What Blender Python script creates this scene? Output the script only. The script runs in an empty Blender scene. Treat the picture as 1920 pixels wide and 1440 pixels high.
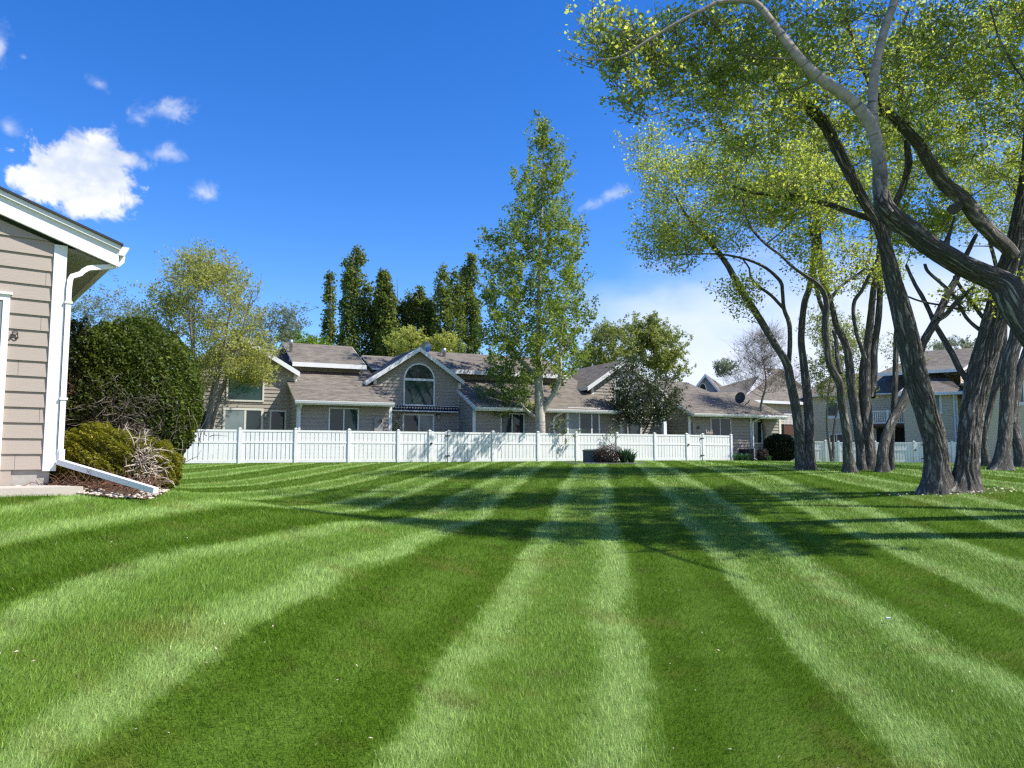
import bpy, math, random
import numpy as np
from mathutils import Vector, Matrix
RS = np.random.RandomState(7); random.seed(7)
SC = bpy.context.scene; COL = SC.collection
# ---------------------------------------------------------------- camera
F = 1442.0; EYE = 1.6; PITCH = math.atan(132.0/F)
cp, sp = math.cos(PITCH), math.sin(PITCH)
cam = bpy.data.cameras.new('camera'); co = bpy.data.objects.new('camera', cam); COL.objects.link(co)
co.location = (0, 0, EYE); co.rotation_euler = (math.radians(90)+PITCH, 0, 0)
cam.sensor_width = 36; cam.lens = 36*F/1920; cam.clip_end = 5000; cam.clip_start = .05
SC.camera = co
def ray(px, py):
    u = (px-960)/F; v = (720-py)/F
    return np.array([u, cp-v*sp, sp+v*cp])
def at(px, py, Y):                       # the point at depth Y seen at a pixel of the photograph (used to measure places)
    d = ray(px, py); return d*(Y/d[1]) + np.array([0, 0, EYE])
# ---------------------------------------------------------------- sun and sky
SUN_H = np.array([.985, -.17]); ELEV = 50.0
S = np.array([SUN_H[0]*math.cos(math.radians(ELEV)), SUN_H[1]*math.cos(math.radians(ELEV)), math.sin(math.radians(ELEV))])
sl = bpy.data.lights.new('sun', 'SUN'); so = bpy.data.objects.new('sun', sl); COL.objects.link(so)
sl.energy = 5.0; sl.angle = math.radians(.55); sl.color = (1, .95, .86)
so.rotation_euler = Vector(S).to_track_quat('Z', 'Y').to_euler(); so.location = (20, -5, 30)
W = bpy.data.worlds.new('World'); SC.world = W; W.use_nodes = True
def N(nt, t, **kw):
    n = nt.nodes.new(t)
    for k, v in kw.items():
        if k == 'inp':
            for a, b in v.items(): n.inputs[a].default_value = b
        else: setattr(n, k, v)
    return n
def M_(nt, op, a, b=None, c=None, clamp=False):
    n = nt.nodes.new('ShaderNodeMath'); n.operation = op; n.use_clamp = clamp
    for i, x in enumerate((a, b, c)):
        if x is None: continue
        if hasattr(x, 'is_output'): nt.links.new(x, n.inputs[i])
        else: n.inputs[i].default_value = x
    return n.outputs[0]
def mixc(nt, f, a, b, blend='MIX'):
    n = nt.nodes.new('ShaderNodeMix'); n.data_type = 'RGBA'; n.blend_type = blend
    for s, x in ((n.inputs[0], f), (n.inputs[6], a), (n.inputs[7], b)):
        if hasattr(x, 'is_output'): nt.links.new(x, s)
        elif isinstance(x, (int, float)): s.default_value = x
        else: s.default_value = (*x, 1)
    return n.outputs[2]
def sstep(nt, x, a, b):
    n = nt.nodes.new('ShaderNodeMapRange'); n.interpolation_type = 'SMOOTHSTEP'
    nt.links.new(x, n.inputs[0]); n.inputs[1].default_value = a; n.inputs[2].default_value = b
    return n.outputs[0]
def build_world():
    nt = W.node_tree; nt.nodes.clear()
    sky = N(nt, 'ShaderNodeTexSky', sky_type='NISHITA', sun_disc=False)
    sky.sun_elevation = math.radians(ELEV); sky.sun_rotation = math.atan2(S[0], S[1])
    sky.altitude = 1200; sky.air_density = 1.0; sky.dust_density = .35; sky.ozone_density = 3.0
    hs = N(nt, 'ShaderNodeHueSaturation', inp={'Hue': .513, 'Saturation': 1.35, 'Value': 1.06})
    nt.links.new(sky.outputs[0], hs.inputs['Color'])
    skyc = mixc(nt, 1.0, hs.outputs[0], (.15, .15, .15), 'MULTIPLY')
    tc = N(nt, 'ShaderNodeTexCoord'); sx = N(nt, 'ShaderNodeSeparateXYZ'); nt.links.new(tc.outputs['Generated'], sx.inputs[0])
    X, Y, Z = sx.outputs
    az = M_(nt, 'ARCTAN2', X, Y); el = M_(nt, 'ARCSINE', Z)
    def noise(scale, detail, rough, sy=1.0, off=0.0, dist=0.0):
        mp = N(nt, 'ShaderNodeMapping'); nt.links.new(tc.outputs['Generated'], mp.inputs[0])
        mp.inputs['Scale'].default_value = (scale, scale, scale*sy); mp.inputs['Location'].default_value = (off, off*.7, 0)
        n = N(nt, 'ShaderNodeTexNoise', inp={'Scale': 1.0, 'Detail': detail, 'Roughness': rough, 'Distortion': dist})
        nt.links.new(mp.outputs[0], n.inputs['Vector']); return n.outputs[0]
    n1 = noise(9, 8, .55); n2 = noise(38, 9, .62, off=3.1, dist=.4); n3 = noise(5, 5, .5, 2.4, 9.0)
    n4 = noise(16, 6, .5, 1.4, 5.0)
    def pxdir(px, py):
        d = ray(px, py); d = d/np.linalg.norm(d); return math.atan2(d[0], d[1]), math.asin(d[2])
    def blob(px, py, wpx, hpx, amp, lo, hi, tilt=0.0, nn=None):
        a0, e0 = pxdir(px, py); da = M_(nt, 'SUBTRACT', az, a0); de = M_(nt, 'SUBTRACT', el, e0)
        t = math.radians(tilt)
        a = M_(nt, 'ADD', M_(nt, 'MULTIPLY', da, math.cos(t)), M_(nt, 'MULTIPLY', de, math.sin(t)))
        e = M_(nt, 'SUBTRACT', M_(nt, 'MULTIPLY', de, math.cos(t)), M_(nt, 'MULTIPLY', da, math.sin(t)))
        a = M_(nt, 'DIVIDE', a, wpx/1442); e = M_(nt, 'DIVIDE', e, hpx/1442)
        r = M_(nt, 'SQRT', M_(nt, 'ADD', M_(nt, 'MULTIPLY', a, a), M_(nt, 'MULTIPLY', e, e)))
        v = M_(nt, 'ADD', M_(nt, 'SUBTRACT', 1.0, r), M_(nt, 'MULTIPLY', M_(nt, 'SUBTRACT', nn if nn is not None else n2, .5), amp))
        return sstep(nt, v, lo, hi)
    mx = None
    big = [blob(152, 324, 98, 58, 1.6, .04, .30), blob(100, 347, 74, 42, 1.4, .04, .34), blob(165, 362, 80, 50, 1.4, 0.02, .4), blob(172, 285, 56, 40, 1.7, .0, .55), blob(235, 300, 55, 22, 1.8, .05, .8)]
    wisps = [(300, 207, 85, 26, 18), (186, 158, 26, 18, 0), (16, 238, 22, 22, 0), (383, 364, 34, 24, 0), (300, 290, 60, 18, 10),
             (1140, 370, 80, 18, 22), (0, 95, 22, 36, 0), (45, 108, 12, 8, 0), (262, 225, 30, 20, 0)]
    for b in big: mx = b if mx is None else M_(nt, 'MAXIMUM', mx, b)
    for (x, y, w, h, tl) in wisps:
        b = M_(nt, 'MULTIPLY', blob(x, y, w, h, 2.8, .12, 1.6, tl), .7); mx = M_(nt, 'MAXIMUM', mx, b)
    # low bank of thin cloud to the right
    a0, e0 = pxdir(1120, 560); a1, e1 = pxdir(1250, 470)
    edge = M_(nt, 'ADD', e0, M_(nt, 'MULTIPLY', M_(nt, 'SUBTRACT', az, a0), .10))
    v = M_(nt, 'ADD', M_(nt, 'SUBTRACT', edge, el), M_(nt, 'MULTIPLY', M_(nt, 'SUBTRACT', n3, .5), .14))
    v = M_(nt, 'ADD', v, M_(nt, 'MULTIPLY', M_(nt, 'SUBTRACT', n4, .5), .05))
    bank = M_(nt, 'MULTIPLY', sstep(nt, v, -.055, .075), sstep(nt, az, a0-.10, a0+.10))
    bank = M_(nt, 'MULTIPLY', bank, .93)
    shade = sstep(nt, M_(nt, 'ADD', M_(nt, 'MULTIPLY', n4, .6), M_(nt, 'MULTIPLY', n1, .4)), .40, .58)
    cc = mixc(nt, shade, (.44, .50, .63), (.74, .75, .77))
    c1 = mixc(nt, mx, skyc, cc)
    c2 = mixc(nt, bank, c1, mixc(nt, n4, (.55, .61, .76), (.68, .71, .79)))
    bg = N(nt, 'ShaderNodeBackground'); nt.links.new(c2, bg.inputs[0]); bg.inputs[1].default_value = 1.0
    out = N(nt, 'ShaderNodeOutputWorld'); nt.links.new(bg.outputs[0], out.inputs[0])
build_world()
SC.view_settings.view_transform = 'Standard'; SC.view_settings.look = 'None'; SC.view_settings.exposure = 0.6; SC.view_settings.gamma = 1
SC.render.engine = 'CYCLES'; SC.cycles.max_bounces = 6; SC.cycles.transparent_max_bounces = 8
SC.cycles.use_denoising = False; SC.cycles.adaptive_threshold = .004; SC.cycles.diffuse_bounces = 3; SC.cycles.sample_clamp_indirect = 4; SC.cycles.filter_width = 1.35; SC.cycles.caustics_reflective = False; SC.cycles.caustics_refractive = False
# ---------------------------------------------------------------- object helpers
def stuffp(o): o['kind'] = 'stuff'; return o
def tag(o, label=None, cat=None, group=None, kind=None):
    for k, v in (('label', label), ('category', cat), ('group', group), ('kind', kind)):
        if v: o[k] = v
    return o
def thing(name, loc, label, cat, group=None):
    o = bpy.data.objects.new(name, None); COL.objects.link(o); o.location = tuple(map(float, loc)); o.empty_display_size = .3
    return tag(o, label, cat, group)
def wloc(o):
    v = Vector(o.location)
    return v + (wloc(o.parent) + Vector(o['pinv']) if o.parent is not None else Vector((0, 0, 0)))
def link(me, name, parent=None, mats=(), smooth=False):
    o = bpy.data.objects.new(name, me); COL.objects.link(o)
    for m in (mats if isinstance(mats, (list, tuple)) else [mats]): me.materials.append(m)
    if smooth: me.polygons.foreach_set('use_smooth', [True]*len(me.polygons))
    if parent is not None:
        o.parent = parent
        b = parent
        T = Vector((0, 0, 0))
        while b is not None and b.type == 'EMPTY': T += Vector(b.location); b = b.parent
        if parent.type == 'EMPTY': o.matrix_parent_inverse = Matrix.Translation(-T)
    return o
class MB:
    def __init__(s): s.v = []; s.f = []; s.uv = []; s.mi = []
    def poly(s, pts, uv=None, mi=0):
        b = len(s.v); s.v += [tuple(map(float, p)) for p in pts]; s.f.append(tuple(range(b, b+len(pts))))
        s.uv.append(uv if uv is not None else [(0, 0)]*len(pts)); s.mi.append(mi)
    def hexa(s, p, mi=0):                 # p: 8 corners, bottom 0-3 ccw, top 4-7
        b = len(s.v); s.v += [tuple(map(float, q)) for q in p]
        for f in ((0, 3, 2, 1), (4, 5, 6, 7), (0, 1, 5, 4), (1, 2, 6, 5), (2, 3, 7, 6), (3, 0, 4, 7)):
            s.f.append(tuple(b+i for i in f)); s.uv.append([(0, 0)]*4); s.mi.append(mi)
    def box(s, x0, y0, z0, x1, y1, z1, mi=0):
        s.hexa([(x0, y0, z0), (x1, y0, z0), (x1, y1, z0), (x0, y1, z0), (x0, y0, z1), (x1, y0, z1), (x1, y1, z1), (x0, y1, z1)], mi)
    def build(s, name, mats, parent=None, smooth=False):
        me = bpy.data.meshes.new(name); me.from_pydata(s.v, [], s.f); me.update()
        uvl = me.uv_layers.new(name='UVMap'); uvl.data.foreach_set('uv', [c for f in s.uv for p in f for c in p])
        me.polygons.foreach_set('material_index', s.mi)
        return link(me, name, parent, mats, smooth)
class NB:                                  # numpy collector of quads / triangles
    def __init__(s): s.V = []; s.Q = []; s.UV = []; s.A = []; s.n = 0; s.k = 4
    def add(s, V, Q, UV=None, A=None):
        s.V.append(V); s.Q.append(Q+s.n); s.n += len(V); s.k = Q.shape[1]
        s.UV.append(UV if UV is not None else np.zeros((len(Q)*Q.shape[1], 2)))
        s.A.append(A if A is not None else np.zeros(len(Q)))
    def build(s, name, mats, parent=None, smooth=True):
        V = np.concatenate(s.V); Q = np.concatenate(s.Q); UV = np.concatenate(s.UV); A = np.concatenate(s.A)
        me = bpy.data.meshes.new(name); me.vertices.add(len(V)); me.vertices.foreach_set('co', V.astype(np.float32).ravel())
        me.loops.add(Q.size); me.loops.foreach_set('vertex_index', Q.astype(np.int32).ravel())
        me.polygons.add(len(Q)); me.polygons.foreach_set('loop_start', np.arange(0, Q.size, s.k, dtype=np.int32))
        me.update(calc_edges=True)
        u = me.uv_layers.new(name='UVMap'); u.data.foreach_set('uv', UV.astype(np.float32).ravel())
        a = me.attributes.new('tone', 'FLOAT', 'FACE'); a.data.foreach_set('value', A.astype(np.float32))
        if smooth: me.polygons.foreach_set('use_smooth', np.ones(len(Q), dtype=bool))
        return link(me, name, parent, mats)
# ---------------------------------------------------------------- materials
def newmat(name, rough=.6, spec=.3):
    m = bpy.data.materials.new(name); m.use_nodes = True; nt = m.node_tree
    p = nt.nodes['Principled BSDF']; p.inputs['Roughness'].default_value = rough; p.inputs['Specular IOR Level'].default_value = spec
    return m, nt, p
def plain(name, col, rough=.6, spec=.3, var=.12, scale=6.0, metal=0, bump=0.0, stretch=(1, 1, 1)):
    m, nt, p = newmat(name, rough, spec); p.inputs['Metallic'].default_value = metal
    g = N(nt, 'ShaderNodeNewGeometry'); mp = N(nt, 'ShaderNodeMapping'); nt.links.new(g.outputs['Position'], mp.inputs[0]); mp.inputs['Scale'].default_value = stretch
    n = N(nt, 'ShaderNodeTexNoise', inp={'Scale': scale, 'Detail': 6, 'Roughness': .6}); nt.links.new(mp.outputs[0], n.inputs['Vector'])
    c = mixc(nt, n.outputs[0], tuple(x*(1-var) for x in col), tuple(min(1, x*(1+var)) for x in col))
    nt.links.new(c, p.inputs['Base Color'])
    if bump:
        b = N(nt, 'ShaderNodeBump', inp={'Strength': bump, 'Distance': .01}); nt.links.new(n.outputs[0], b.inputs['Height']); nt.links.new(b.outputs[0], p.inputs['Normal'])
    return m
MT = {}
MT['siding'] = plain('taupe_siding', (.335, .30, .258), .7, .25, .10, 3.0, bump=.2, stretch=(1, 1, 14))
MT['siding_near'] = plain('taupe_siding_grain', (.37, .315, .27), .62, .25, .07, 9.0, bump=.35, stretch=(.6, .6, 16))
MT['tan'] = plain('tan_siding', (.58, .50, .37), .7, .25, .08, 3.0, stretch=(1, 1, 14))
MT['blue'] = plain('grey_siding', (.30, .31, .32), .7, .25, .08, 3.0, stretch=(1, 1, 14))
MT['white'] = plain('white_vinyl', (.80, .80, .80), .42, .4, .05, 2.0)
def fence_vinyl():
    m, nt, p = newmat('weathered_fence_vinyl', .45, .4); g = N(nt, 'ShaderNodeNewGeometry'); sx = N(nt, 'ShaderNodeSeparateXYZ'); nt.links.new(g.outputs['Position'], sx.inputs[0])
    a = N(nt, 'ShaderNodeTexNoise', inp={'Scale': 2.2, 'Detail': 7, 'Roughness': .7}); nt.links.new(g.outputs['Position'], a.inputs['Vector'])
    splash = M_(nt, 'MULTIPLY', sstep(nt, M_(nt, 'SUBTRACT', 1.62, sx.outputs[2]), .0, .5), sstep(nt, a.outputs[0], .40, .62))
    c = mixc(nt, sstep(nt, a.outputs[0], .3, .7), (.74, .745, .74), (.82, .82, .82))
    nt.links.new(mixc(nt, M_(nt, 'MULTIPLY', splash, .45), c, (.42, .44, .33)), p.inputs['Base Color']); return m
MT['fence'] = fence_vinyl()
MT['whitep'] = plain('white_trim_paint', (.76, .765, .76), .5, .35, .06, 5.0)
MT['cream'] = plain('cream_window_trim', (.66, .64, .58), .5, .35, .06, 5.0)
MT['soffit'] = plain('soffit_panel', (.48, .50, .47), .6, .3, .05, 5.0)
MT['concrete'] = plain('concrete', (.36, .34, .31), .85, .2, .22, 14.0, bump=.5)
MT['pad'] = plain('concrete_pad', (.50, .44, .38), .85, .2, .14, 18.0, bump=.4)
MT['dark'] = plain('dark_plastic', (.02, .022, .025), .5, .4, .2, 9.0)
MT['iron'] = plain('black_iron', (.015, .013, .013), .45, .5, .2, 9.0)
MT['steel'] = plain('galvanised_steel', (.42, .43, .44), .4, .5, .15, 20.0, metal=.6)
MT['meter'] = plain('meter_box_paint', (.30, .29, .27), .5, .4, .1, 9.0)
MT['navy'] = plain('navy_canvas', (.012, .016, .05), .8, .2, .2, 9.0)
MT['box'] = plain('grey_green_box_paint', (.10, .12, .11), .6, .3, .15, 6.0)
MT['dish'] = plain('dark_dish', (.06, .055, .06), .5, .4, .15, 6.0)
MT['wood'] = plain('brown_deck_wood', (.10, .05, .035), .7, .3, .3, 6.0, stretch=(1, 1, 8))
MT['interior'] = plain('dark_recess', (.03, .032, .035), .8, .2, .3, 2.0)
MT['figure'] = plain('figure_clay', (.30, .24, .18), .7, .3, .2, 9.0)
MT['roll'] = plain('blind', (.20, .27, .25), .7, .2, .1, 3.0)
def glass(name, base, rough=.03, spec=.45):
    m, nt, p = newmat(name, rough, spec); g = N(nt, 'ShaderNodeNewGeometry')
    n = N(nt, 'ShaderNodeTexNoise', inp={'Scale': 1.3, 'Detail': 3}); nt.links.new(g.outputs['Position'], n.inputs['Vector'])
    nt.links.new(mixc(nt, n.outputs[0], tuple(x*.4 for x in base), tuple(x*1.7 for x in base)), p.inputs['Base Color'])
    b = N(nt, 'ShaderNodeBump', inp={'Strength': .12, 'Distance': .02}); nt.links.new(n.outputs[0], b.inputs['Height']); nt.links.new(b.outputs[0], p.inputs['Normal'])
    return m
MT['glass'] = glass('window_glass', (.022, .036, .036))
MT['glass_green'] = glass('green_window_glass', (.018, .05, .042))
MT['glass_pale'] = glass('curtained_glass', (.16, .20, .20), .08, .5)
def shingle():
    m, nt, p = newmat('brown_shingles', .9, .15)
    uv = N(nt, 'ShaderNodeUVMap'); 
    br = N(nt, 'ShaderNodeTexBrick', offset=.5, squash=1.0, inp={'Scale': 1.0, 'Mortar Size': .006, 'Mortar Smooth': .3, 'Bias': 0.0, 'Brick Width': .30, 'Row Height': .145,
                                                   'Color1': (.10, .082, .075, 1), 'Color2': (.27, .24, .19, 1), 'Mortar': (.05, .042, .04, 1)})
    nt.links.new(uv.outputs[0], br.inputs['Vector'])
    n = N(nt, 'ShaderNodeTexNoise', inp={'Scale': 1.6, 'Detail': 7, 'Roughness': .7}); nt.links.new(uv.outputs[0], n.inputs['Vector'])
    mp = N(nt, 'ShaderNodeMapping'); mp.inputs['Scale'].default_value = (1.2, 6.9, 1); nt.links.new(uv.outputs[0], mp.inputs[0])
    n2 = N(nt, 'ShaderNodeTexNoise', inp={'Scale': 1.0, 'Detail': 2, 'Roughness': .6}); nt.links.new(mp.outputs[0], n2.inputs['Vector'])
    m3 = N(nt, 'ShaderNodeMapping'); m3.inputs['Scale'].default_value = (.8, 4.2, 1); nt.links.new(uv.outputs[0], m3.inputs[0])
    n3 = N(nt, 'ShaderNodeTexNoise', inp={'Scale': 1.0, 'Detail': 4, 'Roughness': .75}); nt.links.new(m3.outputs[0], n3.inputs['Vector'])
    c = mixc(nt, sstep(nt, n3.outputs[0], .38, .62), (.092, .082, .068), (.215, .196, .160))
    c = mixc(nt, .5, c, br.outputs[0])
    c = mixc(nt, M_(nt, 'MULTIPLY', sstep(nt, n2.outputs[0], .5, .7), .6), c, (.25, .215, .165))
    c = mixc(nt, M_(nt, 'MULTIPLY', n.outputs[0], .3), c, (.155, .134, .116))
    nt.links.new(c, p.inputs['Base Color'])
    b = N(nt, 'ShaderNodeBump', inp={'Strength': .8, 'Distance': .012}); nt.links.new(br.outputs[1], b.inputs['Height']); b.invert = True; nt.links.new(b.outputs[0], p.inputs['Normal'])
    return m
MT['shingle'] = shingle()
def bark(name, dark, pale, su, sv, depth=.03, blend=0.0, scars=False):
    m, nt, p = newmat(name, .85, .2)
    uv = N(nt, 'ShaderNodeUVMap'); mp = N(nt, 'ShaderNodeMapping'); nt.links.new(uv.outputs[0], mp.inputs[0]); mp.inputs['Scale'].default_value = (su, sv, 1)
    nz = N(nt, 'ShaderNodeTexNoise', inp={'Scale': 1.0, 'Detail': 8, 'Roughness': .6, 'Distortion': .6}); nt.links.new(mp.outputs[0], nz.inputs['Vector'])
    rid = M_(nt, 'ABSOLUTE', M_(nt, 'SUBTRACT', nz.outputs[0], .5))
    h = sstep(nt, rid, 0.0, .14)
    g = N(nt, 'ShaderNodeTexNoise', inp={'Scale': 2.0, 'Detail': 7, 'Roughness': .65}); nt.links.new(uv.outputs[0], g.inputs['Vector'])
    col = mixc(nt, h, dark, pale)
    if scars:
        m2 = N(nt, 'ShaderNodeMapping'); nt.links.new(uv.outputs[0], m2.inputs[0]); m2.inputs['Scale'].default_value = (1.3, 13, 1)
        s = N(nt, 'ShaderNodeTexNoise', inp={'Scale': 1.0, 'Detail': 3, 'Roughness': .7}); nt.links.new(m2.outputs[0], s.inputs['Vector'])
        g2 = N(nt, 'ShaderNodeTexNoise', inp={'Scale': 7.0, 'Detail': 6, 'Roughness': .7}); nt.links.new(uv.outputs[0], g2.inputs['Vector'])
        pl = mixc(nt, sstep(nt, g2.outputs[0], .35, .65), tuple(x*.6 for x in pale), tuple(min(.7, x*1.25) for x in pale))
        col = mixc(nt, sstep(nt, s.outputs[0], .575, .62), pl, tuple(x*.2 for x in dark))
        col = mixc(nt, M_(nt, 'MULTIPLY', h, .35), mixc(nt, .4, col, tuple(x*.7 for x in pale)), col)
    col = mixc(nt, M_(nt, 'MULTIPLY', g.outputs[0], .5), col, tuple(x*.62 for x in pale))
    if blend:
        sv_ = N(nt, 'ShaderNodeSeparateXYZ'); nt.links.new(uv.outputs[0], sv_.inputs[0]); ff = M_(nt, 'ADD', sv_.outputs[1], M_(nt, 'MULTIPLY', M_(nt, 'SUBTRACT', g.outputs[0], .5), 1.2))
        col = mixc(nt, sstep(nt, ff, .15, blend), mixc(nt, h, (.03, .027, .024), (.26, .23, .20)), col)
    nt.links.new(col, p.inputs['Base Color'])
    b = N(nt, 'ShaderNodeBump', inp={'Strength': .35 if scars else 1.0, 'Distance': depth}); nt.links.new(M_(nt, 'ADD', h, M_(nt, 'MULTIPLY', g.outputs[0], .3)), b.inputs['Height']); nt.links.new(b.outputs[0], p.inputs['Normal'])
    return m
MT['bark'] = bark('furrowed_cottonwood_bark', (.034, .031, .029), (.34, .315, .285), 13, 1.8, .04)
MT['bark_pale'] = bark('pale_scarred_bark', (.15, .125, .105), (.42, .365, .305), 7, 3.0, .02, 1.5, scars=True)
MT['bark_white'] = bark('white_aspen_bark', (.22, .19, .16), (.56, .53, .46), 3, 2.0, .01, scars=True)
MT['bark_grey'] = bark('grey_twig_bark', (.15, .13, .11), (.33, .29, .24), 7, 1.2, .01)
MT['deadwood'] = plain('bleached_dead_wood', (.52, .44, .36), .8, .2, .3, 12.0)
MT['mulch_twig'] = plain('brown_dead_twig', (.16, .09, .06), .9, .1, .4, 12.0)
def leafmat(name, c0, c1, c2=None, trans=.35, rough=.5):
    m, nt, p = newmat(name, rough, .35)
    a = N(nt, 'ShaderNodeAttribute', attribute_name='tone')
    r = N(nt, 'ShaderNodeValToRGB'); nt.links.new(a.outputs['Fac'], r.inputs[0]); e = r.color_ramp.elements
    e[0].color = (*c0, 1); e[0].position = .05; e[1].color = (*(c2 or c1), 1); e[1].position = 1.0
    k = e.new(.7); k.color = (*c1, 1)
    nt.links.new(r.outputs[0], p.inputs['Base Color'])
    t = N(nt, 'ShaderNodeBsdfTranslucent'); hs = N(nt, 'ShaderNodeHueSaturation', inp={'Hue': .49, 'Saturation': 1.1, 'Value': 1.5}); nt.links.new(r.outputs[0], hs.inputs['Color']); nt.links.new(hs.outputs[0], t.inputs[0])
    mx = N(nt, 'ShaderNodeMixShader', inp={0: trans}); nt.links.new(p.outputs[0], mx.inputs[1]); nt.links.new(t.outputs[0], mx.inputs[2])
    nt.links.new(mx.outputs[0], nt.nodes['Material Output'].inputs[0])
    return m
MT['leaf_cotton'] = leafmat('cottonwood_leaf', (.22, .28, .05), (.36, .43, .09), (.50, .54, .15), .6)
MT['leaf_far'] = leafmat('young_leaf', (.14, .18, .04), (.26, .31, .08), (.38, .41, .14), .45)
MT['leaf_aspen'] = leafmat('aspen_leaf', (.09, .14, .02), (.19, .27, .04), (.34, .40, .08), .48, .5)
MT['leaf_poplar'] = leafmat('poplar_leaf', (.075, .105, .025), (.15, .20, .045), (.24, .29, .07), .42)
MT['leaf_spring'] = leafmat('spring_leaf', (.25, .28, .06), (.37, .40, .10), (.50, .50, .14), .5)
MT['leaf_bright'] = leafmat('bright_leaf', (.12, .20, .02), (.22, .34, .04), (.30, .42, .06), .4)
MT['leaf_grey'] = leafmat('grey_green_leaf', (.12, .16, .09), (.22, .27, .16), (.32, .36, .24), .35)
MT['leaf_crab'] = leafmat('dark_green_leaf', (.025, .042, .014), (.06, .09, .028), (.15, .18, .06), .3)
MT['leaf_hedge'] = leafmat('hedge_leaf', (.05, .08, .012), (.13, .18, .025), (.25, .27, .04), .33, .65)
MT['leaf_arbor'] = leafmat('arborvitae_spray', (.15, .16, .018), (.30, .29, .03), (.48, .33, .07), .36, .65)
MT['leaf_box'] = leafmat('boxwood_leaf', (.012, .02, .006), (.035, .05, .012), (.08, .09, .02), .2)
MT['leaf_brown'] = leafmat('brown_shrub_leaf', (.09, .06, .045), (.18, .13, .10), (.28, .22, .18), .2)
MT['leaf_iris'] = leafmat('strap_leaf', (.02, .055, .03), (.05, .12, .06), (.12, .22, .10), .25)
MT['blossom'] = leafmat('white_blossom', (.6, .6, .58), (.8, .8, .78), (.85, .85, .82), .3)
# ---------------------------------------------------------------- terrain
CTRL = np.array([ # x, y, drop below the eye
(0,0,1.62),(-3,0,1.5),(3,0,1.65),(0,3,1.62),(0,5,1.58),(2,6,1.57),(0,7.5,1.52),(.5,10,1.46),(3,10,1.5),(0,14,1.30),(3,14,1.33),(6,6,1.62),(6,10,1.5),(8,13,1.28),(10,9,1.55),(12,14,1.15),
(11,18,.80),(12.6,18,.85),(9.2,18,.93),(11,15.6,.98),(0,18,1.13),(5,18,1.12),(0,24,.84),(6,24,.82),(12,24,.66),(18,24,.66),(18,18,.8),(20,28,.5),(12,29,.5),(15,28,.5),
(-1.9,3.4,1.38),(-2.0,5.1,1.02),(-1.9,8,1.0),(-1.9,10.2,1.08),(-2.75,10.7,.92),(-3.5,5,.92),(-3.4,8,.86),(-4.8,8,.62),(-5.2,10,.50),(-6.6,10,.40),(-6.8,8.5,.50),(-4.4,10.9,.60),(-8,12,.45),(-5.2,13.2,.68),(-4,14,1.02),
(-2.5,15,1.22),(-4,17.5,1.18),(-6,17,.98),(-8,18,.80),(-7.2,14.5,.68),(-9,21,.85),(-8,25,.86),(-4,22,.98),(-12,19,.55),(-11,28,.62),(-10,32,.50),(-14.2,33,.41),(-9,35.5,.39),
(0,31,.56),(6,32,.55),(-5,30,.68),(0,39.5,.39),(5,41,.38),(13,46,.38),(14,40,.42),(20,40,.46),(26,34,.5),(20,53,.56),(35,53,.6),(-20,42,.4),(0,60,.4),(30,70,.6),(-14,25,.55),(-18,20,.3),(-10,5,.5),(-9,0,.9),(30,20,.6),(20,5,1.2)], float)
def _kern(d): return np.where(d > 1e-9, d*d*np.log(d+1e-9), 0)
_P = CTRL[:, :2]; _n = len(_P)
_D = np.linalg.norm(_P[:, None]-_P[None], axis=2)
_A = np.zeros((_n+3, _n+3)); _A[:_n, :_n] = _kern(_D) + np.eye(_n)*1.2; _A[:_n, _n] = 1; _A[:_n, _n+1:] = _P; _A[_n, :_n] = 1; _A[_n+1:, :_n] = _P.T
_w = np.linalg.solve(_A, np.concatenate([EYE-CTRL[:, 2], np.zeros(3)]))
def gz(x, y):
    x = np.asarray(x, float); y = np.asarray(y, float); sh = x.shape; q = np.stack([x.ravel(), y.ravel()], 1)
    out = np.empty(len(q))
    for i in range(0, len(q), 20000):
        p = q[i:i+20000]; d = np.linalg.norm(p[:, None]-_P[None], axis=2)
        out[i:i+20000] = _kern(d) @ _w[:_n] + _w[_n] + p @ _w[_n+1:]
    # settle to level ground far away
    r = np.hypot(q[:, 0]-2, q[:, 1]-25); t = np.clip((r-42)/25, 0, 1); t = t*t*(3-2*t)
    return (out*(1-t) + (EYE-.5)*t).reshape(sh)
def g1(x, y): return float(gz(np.array([x]), np.array([y]))[0])
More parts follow.
